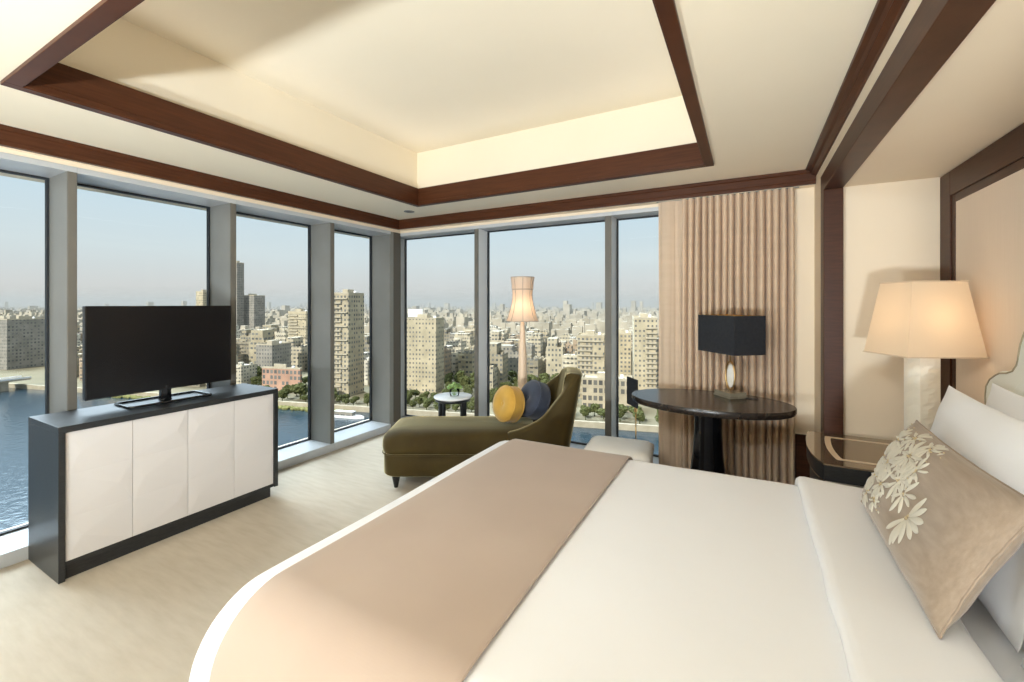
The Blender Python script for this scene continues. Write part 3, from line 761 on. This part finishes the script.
for (hx, hy), z in ((a, zb), (b_, zt)):
    bm = B(); hx += .002; hy += .002
    for (p, q) in (((-hx, -hy), (hx, -hy)), ((hx, -hy), (hx, hy)), ((hx, hy), (-hx, hy)), ((-hx, hy), (-hx, -hy))): tube(bm, [(*p, z), (*q, z)], .0038, 6)
    obj('shade_trim', bm, MT['inlay'], sd)
point('bulb', bl_, (0, 0, .745), 1.15, (1, .70, .42), .045)

# ceiling downlight near the window corner
dl = thing('ceiling_downlight', 'small recessed ceiling downlight near the window corner', 'light', (-3.21, 3.56, ZC))
obj('trim_ring', lathe(B(), [(.056, -.0005), (.056, -.006), (.040, -.008), (.036, -.001)], 28, cap=False), MT['alu'], dl, smooth=True)
obj('lens', lathe(B(), [(.036, -.001), (.034, -.003), (.01, -.0045)], 28), MT['alud'], dl, smooth=True)

# ------------------------------------------------------------------ fill lights added to the room
def area(name, loc, rot, sx, sy, power, col):
    l = bpy.data.lights.new(name, 'AREA'); l.shape = 'RECTANGLE'; l.size = sx; l.size_y = sy; l.energy = power; l.color = col; l.spread = math.radians(104)
    o = bpy.data.objects.new(name, l); o.location = loc; o.rotation_euler = rot; return link(o)
WARM = (1, .97, .92)
COVE = 1.0
TL = math.radians(55)
# hidden LED strips added behind the tray frame to even the room light
area('cove_fill_strip', (IX0 - .035, 1.99, 2.662), (0, PI + TL, 0), .03, 2.6, COVE, WARM)
area('cove_fill_strip', (IX1 + .035, 1.99, 2.662), (0, PI - TL, 0), .03, 2.6, COVE, WARM)
area('cove_fill_strip', (-1.58, IY1 + .035, 2.662), (PI + TL, 0, 0), 2.5, .03, COVE, WARM)
area('cove_fill_strip', (-1.58, IY0 - .035, 2.662), (PI - TL, 0, 0), 2.5, .03, COVE, WARM)
# unseen ceiling spots added in the rear part of the room as fill
for k, (x, y) in enumerate([(-1.4, -.4), (-1.0, -.4), (-.6, -.4), (-.2, -.4), (-3.2, -1.5), (-2.2, -1.5), (-1.2, -1.5), (-.2, -1.5)]):
    d = thing('ceiling_downlight', 'added fill spot in the ceiling of the rear part of the room', 'light', (x, y, ZC), 0, 'added rear fill spots')
    obj('trim_ring', lathe(B(), [(.075, -.0005), (.075, -.006), (.060, -.008), (.056, -.001)], 28, cap=False), MT['alu'], d, smooth=True)
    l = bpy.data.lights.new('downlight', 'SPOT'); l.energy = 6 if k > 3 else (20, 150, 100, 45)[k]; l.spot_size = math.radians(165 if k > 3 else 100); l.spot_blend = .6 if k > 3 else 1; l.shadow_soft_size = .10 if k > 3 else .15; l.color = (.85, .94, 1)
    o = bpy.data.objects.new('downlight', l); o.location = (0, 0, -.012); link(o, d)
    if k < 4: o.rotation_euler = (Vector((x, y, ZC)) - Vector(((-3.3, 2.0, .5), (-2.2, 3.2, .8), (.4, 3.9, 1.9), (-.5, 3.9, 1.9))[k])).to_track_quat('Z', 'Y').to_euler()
# two unseen uplighters added by the rear wall to brighten the ceiling
for k, (x, lb) in enumerate(((-1.6, 'added brass fill uplighter by the middle of the rear wall'), (.1, 'added brass fill uplighter in the rear corner by the niche wall'))):
    u = thing('fill_uplighter', lb, 'lamp', (x, -2.25, 0))
    obj('base', lathe(B(), [(.14, 0), (.14, .02), (.02, .035)], 28), MT['brass'], u, smooth=True)
    obj('pole', lathe(B(), [(.012, .03), (.012, .64)], 12), MT['brass'], u, smooth=True)
    obj('bowl', lathe(B(), [(.015, .64), (.10, .67), (.16, .74), (.155, .74), (.10, .68), (.005, .66)], 28, cap=False), MT['brass'], u, smooth=True)
    l = bpy.data.lights.new('fill_uplight', 'SPOT'); l.energy = 620; l.spot_size = math.radians(130); l.spot_blend = .8; l.shadow_soft_size = .14; l.color = (.85, .94, 1)
    o = bpy.data.objects.new('fill_uplight', l); o.location = (0, 0, .77); o.rotation_euler = Vector((.28 if k == 0 else .15, -.78, -.61)).to_track_quat('Z', 'Y').to_euler(); link(o, u)

#@@CITY
# ------------------------------------------------------------------ the city across the river
EA = math.atan2(.25, .968); E1 = (math.cos(EA), math.sin(EA)); E2 = (-math.sin(EA), math.cos(EA))
WZ, GZ = -60.0, -58.4
BK = (-75.0, 206.0)
def bank(a, d): return (BK[0] + E1[0] * a + E2[0] * d, BK[1] + E1[1] * a + E2[1] * d)
def facade(name, walls, floor_h=3.2, bay=2.8, wz=(.30, .78), wx=(.24, .74), glassc=(.075, .08, .085), rnd=True):
    m = bpy.data.materials.new(name); m.use_nodes = True; b = bs(m)
    b.inputs['Roughness'].default_value = .85; b.inputs['Specular IOR Level'].default_value = .2
    tc = nd(m, 'ShaderNodeTexCoord'); sp = nd(m, 'ShaderNodeSeparateXYZ'); lk(m, tc, 'Object', sp, 0)
    ns_ = nd(m, 'ShaderNodeSeparateXYZ'); lk(m, tc, 'Normal', ns_, 0)
    def mth(op, a, b_=None, c=None):
        n = nd(m, 'ShaderNodeMath', operation=op)
        for i, v in enumerate((a, b_, c)):
            if v is None: continue
            if isinstance(v, tuple): lk(m, v[0], v[1], n, i)
            else: n.inputs[i].default_value = v
        return (n, 0)
    ax = mth('ABSOLUTE', (ns_, 'X')); isx = mth('GREATER_THAN', ax, .5)
    az = mth('ABSOLUTE', (ns_, 'Z')); wall = mth('LESS_THAN', az, .5)
    h = mth('ADD', mth('MULTIPLY', (sp, 'X'), mth('SUBTRACT', 1.0, isx)), mth('MULTIPLY', (sp, 'Y'), isx))
    fh = mth('FRACT', mth('DIVIDE', h, bay)); fz = mth('FRACT', mth('DIVIDE', (sp, 'Z'), floor_h))
    def inside(f, r): return mth('MULTIPLY', mth('GREATER_THAN', f, r[0]), mth('LESS_THAN', f, r[1]))
    w = mth('MULTIPLY', mth('MULTIPLY', inside(fh, wx), inside(fz, wz)), wall)
    # some bays bricked up or shuttered
    cell = nd(m, 'ShaderNodeCombineXYZ')
    for i, v in enumerate((mth('FLOOR', mth('DIVIDE', h, bay)), mth('FLOOR', mth('DIVIDE', (sp, 'Z'), floor_h)), isx)): lk(m, v[0], v[1], cell, i)
    wn = nd(m, 'ShaderNodeTexWhiteNoise'); lk(m, cell, 0, wn, 'Vector')
    w = mth('MULTIPLY', w, mth('GREATER_THAN', (wn, 'Value'), .22))
    gcol = nd(m, 'ShaderNodeValToRGB'); lk(m, wn, 'Value', gcol, 'Fac')
    gcol.color_ramp.elements[0].color = (*glassc, 1); gcol.color_ramp.elements[1].color = (glassc[0] * 2.6, glassc[1] * 2.5, glassc[2] * 2.3, 1)
    oi = nd(m, 'ShaderNodeObjectInfo'); wr = nd(m, 'ShaderNodeValToRGB')
    wr.color_ramp.interpolation = 'CONSTANT'
    el = wr.color_ramp.elements
    while len(el) < len(walls): el.new(.5)
    for i, c in enumerate(walls): el[i].position = i / len(walls); el[i].color = (*c, 1)
    if rnd: lk(m, oi, 'Random', wr, 'Fac')
    nz = nd(m, 'ShaderNodeTexNoise', Scale=.12, Detail=6.0); lk(m, tc, 'Object', nz, 'Vector')
    hs = nd(m, 'ShaderNodeMapRange'); lk(m, nz, 'Fac', hs, 0)
    for i, v in ((1, .3), (2, .7), (3, .74), (4, 1.12)): hs.inputs[i].default_value = v
    ml = nd(m, 'ShaderNodeVectorMath', operation='SCALE'); lk(m, wr, 'Color', ml, 0); lk(m, hs, 0, ml, 'Scale')
    mx = nd(m, 'ShaderNodeMix', data_type='RGBA')
    lk(m, w[0], 0, mx, 0); lk(m, ml, 0, mx, 6); lk(m, gcol, 'Color', mx, 7)
    lk(m, mx, 2, b, 'Base Color')
    return m
PAL = [(.42, .37, .27), (.50, .45, .35), (.36, .32, .24), (.54, .50, .41), (.30, .27, .21), (.46, .40, .30), (.39, .31, .23), (.58, .55, .48), (.33, .31, .27), (.48, .43, .33)]
MT['fac'] = facade('dusty_facades', PAL)
MT['fac2'] = facade('dusty_facades_wide', PAL[::-1], 3.1, 3.6, (.28, .72), (.15, .85))
MT['tow'] = facade('tower_facade', [(.47, .41, .30)], 3.0, 2.6, (.32, .80), (.20, .72), rnd=False)
MT['blk'] = facade('block_facade', [(.50, .44, .32)], 3.0, 2.4, (.34, .76), (.22, .66), rnd=False)
MT['gridf'] = facade('grid_facade', [(.47, .41, .31)], 4.4, 3.0, (.22, .82), (.16, .84), (.06, .06, .06), rnd=False)
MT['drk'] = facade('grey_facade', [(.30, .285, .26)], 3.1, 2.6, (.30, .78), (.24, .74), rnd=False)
MT['rose'] = facade('rose_facade', [(.46, .29, .22)], 3.8, 3.2, (.18, .82), (.18, .82), rnd=False)
MT['conc'] = noisy(mat('pale_concrete', rough=.9, spec=.1), (.40, .36, .28), (.50, .45, .36), nscale=.4)
MT['soil'] = noisy(mat('dusty_ground', rough=1, spec=.05), (.20, .18, .125), (.29, .26, .18), nscale=.02, detail=8)
MT['bankw'] = noisy(mat('bank_stone', rough=.9, spec=.1), (.36, .32, .24), (.45, .40, .31), nscale=.3)
MT['reed'] = noisy(mat('bank_grass', rough=1, spec=.05), (.13, .14, .05), (.25, .24, .10), nscale=.5)
MT['tree'] = noisy(mat('tree_foliage', rough=.95, spec=.05), (.042, .052, .020), (.115, .122, .050), nscale=.9, detail=8)
MT['bark'] = mat('bark', (.12, .09, .06), .9)
wm = mat('river_water', (.014, .036, .055), .12, spec=.5)
_t = nd(wm, 'ShaderNodeTexCoord'); _n = nd(wm, 'ShaderNodeTexNoise', Scale=.35, Detail=5.0); _b = nd(wm, 'ShaderNodeBump', Strength=.35, Distance=.5)
lk(wm, _t, 'Object', _n, 'Vector'); lk(wm, _n, 'Fac', _b, 'Height'); lk(wm, _b, 'Normal', bs(wm), 'Normal')

def quad(bm, pts):
    bm.faces.new([bm.verts.new(p) for p in pts])
bm = B(); box(bm, -1500, 900, -700, 700, WZ - 2, WZ)
tag(obj('river', bm, wm), 'broad blue river below the windows', 'river', None, 'structure')
bm = B()
def slab(bm, a0, a1, d0, d1, z0, z1):
    P = [bank(a0, d0), bank(a1, d0), bank(a1, d1), bank(a0, d1)]
    lo = [bm.verts.new((*p, z0)) for p in P]; hi = [bm.verts.new((*p, z1)) for p in P]
    bm.faces.new(hi); bm.faces.new(list(reversed(lo)))
    for i in range(4): j = (i + 1) % 4; bm.faces.new((lo[i], lo[j], hi[j], hi[i]))
slab(bm, -5200, 3000, 0, 7000, WZ - 3, GZ)
tag(obj('ground', bm, MT['soil']), 'dusty ground of the city on the far river bank', 'ground', None, 'structure')
bm = B(); slab(bm, -1200, 600, -.8, 1.0, WZ - 2, GZ + 1.4)
tag(obj('embankment_wall', bm, MT['bankw']), 'pale stone embankment wall along the far river bank', 'embankment', None, 'structure')
bm = B()
for k in range(420):
    a = -330 + k * .48 + R_.uniform(-1, 1); p = bank(a, -R_.uniform(3.2, 6.5)); blob(bm, (p[0], p[1], WZ + .5), R_.uniform(.8, 1.5), 1, .4, k, (1.4, 1, .9))
tag(obj('bank_reeds', bm, MT['reed']), 'yellow green reeds and bushes fringing the water edge', 'reeds', 'bank vegetation', 'stuff')

FOOT = []
def near_foot(x, y, r):
    return any((x - a) ** 2 + (y - b) ** 2 < (r + c) ** 2 for a, b, c in FOOT)
def solve(P, D, target):
    s = 0.0
    while s < 200:
        q = px_of(P[0] + D[0] * s, P[1] + D[1] * s)
        if q[0] >= target: return s
        s += .2
    return s
def block(name, label, px0, pxm, px1, t, ytop, m, floors=None, style=0, dmax=40, cat='building', rot=None, group=None):
    P = at_depth(px0, t)
    w = solve(P, E1, pxm); Q = (P[0] + E1[0] * w, P[1] + E1[1] * w); d = min(dmax, solve(Q, E2, px1)) if px1 > pxm else 16
    H = CH - (ytop - HY) / FPX * t - GZ
    b = thing(name, label, cat, (P[0], P[1], GZ), EA, group)
    FOOT.append((P[0] + E1[0] * w / 2 + E2[0] * d / 2, P[1] + E1[1] * w / 2 + E2[1] * d / 2, max(w, d) * .5 + 4))
    bm = B(); box(bm, 0, w, 0, d, 0, H)
    obj('walls', bm, m, b)
    pb = B(); fr(pb, .25, w - .25, .25, d - .25, .3, H, H + 1.0); obj('parapet', pb, MT['conc'], b)
    obj('roof_house', boxes((w * .3, w * .62, d * .3, d * .7, H, H + 3.2)), MT['conc'], b)
    tk = lathe(B(), [(.9, H), (1.0, H + .2), (1.0, H + 1.8), (.3, H + 2.1)], 12, c=(w * .8, d * .6)); obj('water_tank', tk, MT['white2'], b)
    if style in (1, 2):
        fh = 3.0; n = int(H / fh)
        for k in range(max(1, n - 22), n):
            z = k * fh
            if style == 1:
                bb = boxes((w * .04, w * .56, -1.3, 0, z, z + .95)) if k % 3 else boxes((w * .04, w * .96, -1.3, 0, z, z + .8))
            else: bb = boxes((w * .52, w * .97, -1.4, 0, z, z + .9))
            obj('balcony', bb, MT['conc'], b)
    return b
block('apartment_tower', 'tall slender sunlit tower with a dark side wall, seen through the narrow corner window', 333, 348.5, 364, 282, 294, MT['tow'], style=1)
block('apartment_block', 'broad cream apartment block with dark side behind the side table', 405.5, 436, 444, 296, 319, MT['blk'], style=0)
block('apartment_block', 'sunlit block with a balcony stack at the edge of the curtain', 634, 657, 664, 262, 319, MT['blk'], style=2)
block('apartment_block', 'ten storey beige block behind the chaise back', 577, 604, 606, 275, 336, MT['tow'], style=1, dmax=18)
block('apartment_block', 'beige block seen just right of the wide back window post', 612, 631, 634, 300, 334, MT['tow'], style=0, dmax=18)
block('office_block', 'low long block with a grid of square dark windows above the riverside trees', 582, 632, 633, 246, 379, MT['gridf'], style=0, dmax=14)
block('slab_block', 'long grey slab of flats in shade at the far left window', 0, 7, 52, 395, 320, MT['drk'], style=0, dmax=150)
block('tower', 'thin grey skyscraper rising above the city beside the window post', 232, 237, 244, 560, 263, MT['drk'], style=0)
block('tower', 'dark stepped tower right of the thin grey skyscraper', 241, 254, 265, 575, 296, MT['drk'], style=0)
block('apartment_block', 'stepped cream block left of the third window post', 288, 306, 312, 430, 312, MT['blk'], style=1)
block('apartment_block', 'grey block in shade among the rooftops behind the cabinet end', 256, 272, 291, 345, 345, MT['drk'], style=0)
block('pavilion', 'low rose coloured arcade building by the trees left of the third window post', 262, 300, 302, 300, 368, MT['rose'], style=0, dmax=14)
block('tower', 'pale tower just above the television top at its right end', 196, 203, 212, 560, 292, MT['blk'], style=0)
# rooftop sign on the broad cream block
rs = thing('roof_sign', 'pale lattice hoarding on a rooftop behind the corner window post', 'sign', at_depth(408, 330, GZ + 45), EA)
obj('hoarding', bx(0, 12, 0, .6, 5, 11), MT['white2'], rs); obj('lattice', boxes(*[(x, x + .4, 0, .4, -12, 5) for x in (1, 4.5, 8, 11)]), MT['conc'], rs)

# ordinary buildings: mesh variants shared by copies
def variant(seed):
    r = random.Random(seed); w = r.uniform(12, 20); d = r.uniform(11, 17); H = r.uniform(15, 24)
    bm = B(); box(bm, -w / 2, w / 2, -d / 2, d / 2, -1, H)
    k = r.random()
    if k < .45: box(bm, -w * .45, w * r.uniform(-.05, .3), -d * .4, d * .45, H, H + r.uniform(3, 10))
    if k > .3:
        for q in range(int(H / 3.1)): box(bm, -w * .42, w * r.choice((-.05, .1, .42)), -d / 2 - 1.1, -d / 2, q * 3.1 + 2.4, q * 3.1 + 3.3)
    for q in range(r.randint(6, 12)):
        x, y, s = r.uniform(-w * .42, w * .35), r.uniform(-d * .42, d * .3), r.uniform(.8, 3.0); box(bm, x, x + s, y, y + s * r.uniform(.7, 1.4), H, H + r.uniform(.8, 3.6))
    for (x0, x1, y0, y1) in ((-w / 2, w / 2, -d / 2, -d / 2 + .3), (w / 2 - .3, w / 2, -d / 2, d / 2)): box(bm, x0, x1, y0, y1, H, H + 1)
    me_o = bm; bmesh.ops.recalc_face_normals(bm, faces=bm.faces[:])
    me = bpy.data.meshes.new('city_building'); bm.to_mesh(me); bm.free()
    me.materials.append(MT['fac'] if seed % 2 else MT['fac2']); return me, (w, d + 1.6)
VARS = [variant(s) for s in range(18)]
cand = []
row = 0; d = 34.0
while d < 1500:
    st_a = 17.5 + d * .004
    a = -2200.0
    while a < 700:
        x, y = bank(a + R_.uniform(-2, 2) + (row % 2) * 8, d + R_.uniform(-1.5, 1.5)); a += st_a
        q = px_of(x, y)
        if q is None or q[0] < -25 or q[0] > 690 or R_.random() < .07: continue
        if near_foot(x, y, 12): continue
        cand.append((q[1], x, y, d, q[0]))
    row += 1; d += 19.5 + d * .010
cand.sort()
def hscale(d): return R_.uniform(.55, 1.05) if d < 90 else (R_.uniform(.65, 1.35) if d < 350 else R_.choice((R_.uniform(.7, 1.5), R_.uniform(.9, 1.9))))
NB = 285; first = {}
PARK = [(-30, 62, 500, 572), (-40, 70, 448, 480)]
cnt = 0; rest = []; OCC = []
for t_, x, y, dd, pxx in cand:
    if pxx < 66 and t_ < 420: continue
    if dd < 95 and (496 < pxx < 570 or 446 < pxx < 482 or 264 < pxx < 330): continue
    if cnt < NB:
        me, r = VARS[R_.randrange(len(VARS))]
        s = R_.uniform(.8, 1.08); ra = (x - BK[0]) * E1[0] + (y - BK[1]) * E1[1]; rd = (x - BK[0]) * E2[0] + (y - BK[1]) * E2[1]
        if any(abs(ra - a_) < (r[0] * s + w_) / 2 + .9 and abs(rd - b_) < (r[1] * s + d_) / 2 + .9 for a_, b_, w_, d_ in OCC): continue
        OCC.append((ra, rd, r[0] * s, r[1] * s))
        o = bpy.data.objects.new('city_building', me) if me.name not in first else first[me.name].copy()
        first.setdefault(me.name, o)
        COL.objects.link(o)
        o.location = (x, y, GZ); o.rotation_euler = (0, 0, EA + R_.choice((0, .03, -.03)))
        o.scale = (s, s, hscale(dd)); cnt += 1
        tag(o, 'dusty cream apartment building packed among the rooftops across the river', 'building', 'ordinary buildings across the river')
    else: rest.append((x, y, dd))
bm = B(); rz = random.Random(5)
for x, y, dd in rest:
    w, d_, h = rz.uniform(5, 9), rz.uniform(5, 9), rz.choice((rz.uniform(12, 32), rz.uniform(18, 40)))
    for q in range(2):
        v = box(bm, -w, w, -d_, d_, 0, h)
        c, s = math.cos(EA + .1 * q), math.sin(EA + .1 * q)
        for k in v: k.co = Vector((x + k.co.x * c - k.co.y * s, y + k.co.x * s + k.co.y * c, GZ + k.co.z))
        w *= .35; d_ *= .4; h += rz.uniform(2, 7); x += rz.uniform(-3, 3)
for k in range(2600):
    px_ = rz.uniform(-30, 690); t_ = 1000 + 3200 * rz.random() ** 1.1; x, y, _ = at_depth(px_, t_)
    w, h = rz.uniform(5, 13), rz.uniform(18, 46) * (1 if rz.random() < .95 else 1.6)
    v = box(bm, -w, w, -w, w, 0, h)
    for k_ in v: k_.co = Vector((x + k_.co.x, y + k_.co.y, GZ + k_.co.z))
MT['far'] = noisy(mat('far_rooftops', rough=.95, spec=.05), (.30, .28, .235), (.50, .46, .39), nscale=.03, detail=6)
tag(obj('distant_city', bm, MT['far']), 'endless pale rooftops of the distant city below the horizon', 'city', None, 'stuff')

# trees
def tree_mesh(seed):
    r = random.Random(seed); bm = B(); H = r.uniform(5.5, 8)
    for q in range(7):
        a = r.uniform(0, 6.28); rr_ = r.uniform(.3, 1.7); blob(bm, (rr_ * math.cos(a), rr_ * math.sin(a), H * r.uniform(.45, .85)), r.uniform(1.3, 2.0), 3, .55, seed * 9 + q, (1, 1, .85), 2.6)
    tube(bm, [(0, 0, -.5), (.1, 0, H * .3), (0, 0, H * .6)], [.3, .22, .12], 6)
    bmesh.ops.recalc_face_normals(bm, faces=bm.faces[:])
    me = bpy.data.meshes.new('tree'); bm.to_mesh(me); bm.free(); me.materials.append(MT['tree']); return me
TOCC = []
TV = [tree_mesh(s) for s in range(6)]; tf = {}
def tree(x, y, s, label, group):
    me = TV[R_.randrange(6)]; o = bpy.data.objects.new('tree', me) if me.name not in tf else tf[me.name].copy()
    tf.setdefault(me.name, o); COL.objects.link(o); o.location = (x, y, GZ); o.rotation_euler = (0, 0, R_.uniform(0, 6)); o.scale = (s, s, s * R_.uniform(.8, 1.15)); tag(o, label, 'tree', group)
def trees(p0, p1, d0, d1, n, s0, s1, label, group):
    k = 0; tries = 0
    while k < n and tries < n * 40:
        tries += 1
        px_ = R_.uniform(p0, p1); dd = R_.uniform(d0, d1); rx, ry, _ = ray(px_, 304)
        # intersection of the view ray with the line parallel to the bank at distance dd
        den = rx * E2[0] + ry * E2[1]; t_ = (BK[0] * E2[0] + BK[1] * E2[1] + dd) / den
        x, y = rx * t_, ry * t_
        s = R_.uniform(s0, s1)
        if near_foot(x, y, 1 + 2 * s) or any((x - a_) ** 2 + (y - b_) ** 2 < (3.5 * (s + c_)) ** 2 for a_, b_, c_ in TOCC): continue
        ra = (x - BK[0]) * E1[0] + (y - BK[1]) * E1[1]; rd = (x - BK[0]) * E2[0] + (y - BK[1]) * E2[1]
        if any(abs(ra - a_) < w_ / 2 + 3.6 * s and abs(rd - b_) < d_ / 2 + 3.6 * s for a_, b_, w_, d_ in OCC): continue
        TOCC.append((x, y, s)); tree(x, y, s, label, group); k += 1
trees(576, 666, 5, 17, 52, .8, 1.25, 'dark green tree in the row along the embankment, seen below the beige blocks', 'embankment trees right of the chaise')
trees(255, 334, 6, 60, 70, .9, 1.6, 'dusty green tree above the yellow reeds beside the third window post', 'riverbank trees by the third window post')
trees(330, 372, 5, 14, 8, .6, .9, 'small green tree at the foot of the slender tower', 'trees at the foot of the slender tower')
trees(404, 474, 4, 34, 40, .6, 1.0, 'green tree near the foot of the broad cream block', 'trees near the side table view')
trees(446, 484, 34, 105, 40, .9, 1.4, 'green tree in the grove right of the broad cream block', 'grove right of the broad cream block')
trees(494, 572, 6, 105, 95, .9, 1.5, 'green tree in the grove behind the floor lamp', 'grove behind the floor lamp')

hz = bpy.data.materials.new('city_haze'); hz.use_nodes = True; hz.node_tree.nodes.clear()
_o = nd(hz, 'ShaderNodeOutputMaterial'); _v = nd(hz, 'ShaderNodeVolumeScatter', Density=.00030); _v.inputs['Color'].default_value = (1, .965, .90, 1)
_a = nd(hz, 'ShaderNodeVolumeAbsorption', Density=.00033); _a.inputs['Color'].default_value = (0, 0, 0, 1); _s = nd(hz, 'ShaderNodeAddShader')
lk(hz, _v, 0, _s, 0); lk(hz, _a, 0, _s, 1); lk(hz, _s, 0, _o, 'Volume')
bm = B(); slab(bm, -6000, 3500, 480, 7000, GZ + .2, 40)
tag(obj('city_haze', bm, hz), 'thin pale haze lying over the distant city', 'haze', None, 'stuff')
# road bridge over the river at the far left
x0, y0 = at_depth(-60, 330)[:2]; x1, y1 = bank(-385, 0)
br_ = thing('bridge', 'long low road bridge over the river at the far left', 'bridge', (-465, 98, WZ), math.radians(100))
obj('deck', bx(-260, 10, -6, 6, 6.2, 7.4), MT['conc'], br_)
for s in (-1, 1): obj('railing', bx(-260, 10, s * 6 - .15, s * 6 + .15, 7.4, 8.6), MT['white2'], br_)
for k in range(7): obj('pier', bx(-245 + k * 40, -241 + k * 40, -4.5, 4.5, -1.5, 6.2), MT['conc'], br_)
# white boat moored below the slender tower
bo = thing('river_boat', 'small white cruise boat moored below the slender tower', 'boat', (*at_z(347, 417.5, WZ)[:2], WZ - .3), EA)
hp = [(-9, -1.6), (7, -1.8), (10.5, 0), (7, 1.8), (-9, 1.6)]
obj('hull', prism(B(), hp, 0, 1.6), MT['white2'], bo); obj('cabin', bx(-7, 4, -1.3, 1.3, 1.6, 3.6), MT['fac2'], bo); obj('roof', bx(-7.5, 4.6, -1.5, 1.5, 3.6, 3.8), MT['white2'], bo)
#@@END
# ------------------------------------------------------------------ world, sun, camera
wd = bpy.data.worlds.new('sky'); sc.world = wd; wd.use_nodes = True
t = wd.node_tree; bg = t.nodes['Background']
tc = t.nodes.new('ShaderNodeTexCoord'); sp = t.nodes.new('ShaderNodeSeparateXYZ'); cr = t.nodes.new('ShaderNodeValToRGB')
t.links.new(tc.outputs['Generated'], sp.inputs[0]); t.links.new(sp.outputs['Z'], cr.inputs[0]); t.links.new(cr.outputs[0], bg.inputs[0])
e = cr.color_ramp.elements
e[0].position = 0.0; e[0].color = (.63, .63, .61, 1); e[1].position = 1.0; e[1].color = (.56, .63, .68, 1)
for p, c in ((.035, (.69, .70, .69)), (.10, (.70, .78, .80)), (.22, (.61, .77, .87)), (.45, (.56, .67, .76))):
    n_ = cr.color_ramp.elements.new(p); n_.color = (*c, 1)
# bright sky patch added above the view to light the room's left windows
dt = t.nodes.new('ShaderNodeVectorMath'); dt.operation = 'DOT_PRODUCT'; t.links.new(tc.outputs['Generated'], dt.inputs[0])
dt.inputs[1].default_value = Vector((-.70, .10, .78)).normalized()
mr = t.nodes.new('ShaderNodeMapRange'); mr.interpolation_type = 'SMOOTHSTEP'
for k_, v_ in ((1, .86), (2, .985), (3, 1.0), (4, 30.0)): mr.inputs[k_].default_value = v_
t.links.new(dt.outputs['Value'], mr.inputs[0]); t.links.new(mr.outputs[0], bg.inputs[1])
sl = bpy.data.lights.new('sun', 'SUN'); sl.energy = 4.8; sl.angle = .01; sl.color = (1, .93, .80)
so_ = bpy.data.objects.new('sun', sl); so_.rotation_euler = Vector((.02, -1.0, .55)).to_track_quat('Z', 'Y').to_euler(); link(so_)

cam = bpy.data.cameras.new('camera'); co = bpy.data.objects.new('camera', cam); link(co)
co.location = (0, 0, CH); co.rotation_euler = (PI / 2, 0, YAW)
cam.sensor_width = 36; cam.sensor_fit = 'HORIZONTAL'; cam.lens = 36 * FPX / 1024
cam.shift_y = -(341 - HY) / 1024; cam.clip_start = .05; cam.clip_end = 20000
sc.camera = co
vs = sc.view_settings; vs.view_transform = 'Standard'; vs.look = 'None'; vs.exposure = 0.0; vs.gamma = 1; vs.use_curve_mapping = False
sc.cycles.use_denoising = True
sc.cycles.max_bounces = 10; sc.cycles.diffuse_bounces = 6; sc.cycles.transparent_max_bounces = 16
sc.cycles.sample_clamp_indirect = 6.0
sc.cycles.caustics_reflective = False; sc.cycles.caustics_refractive = False
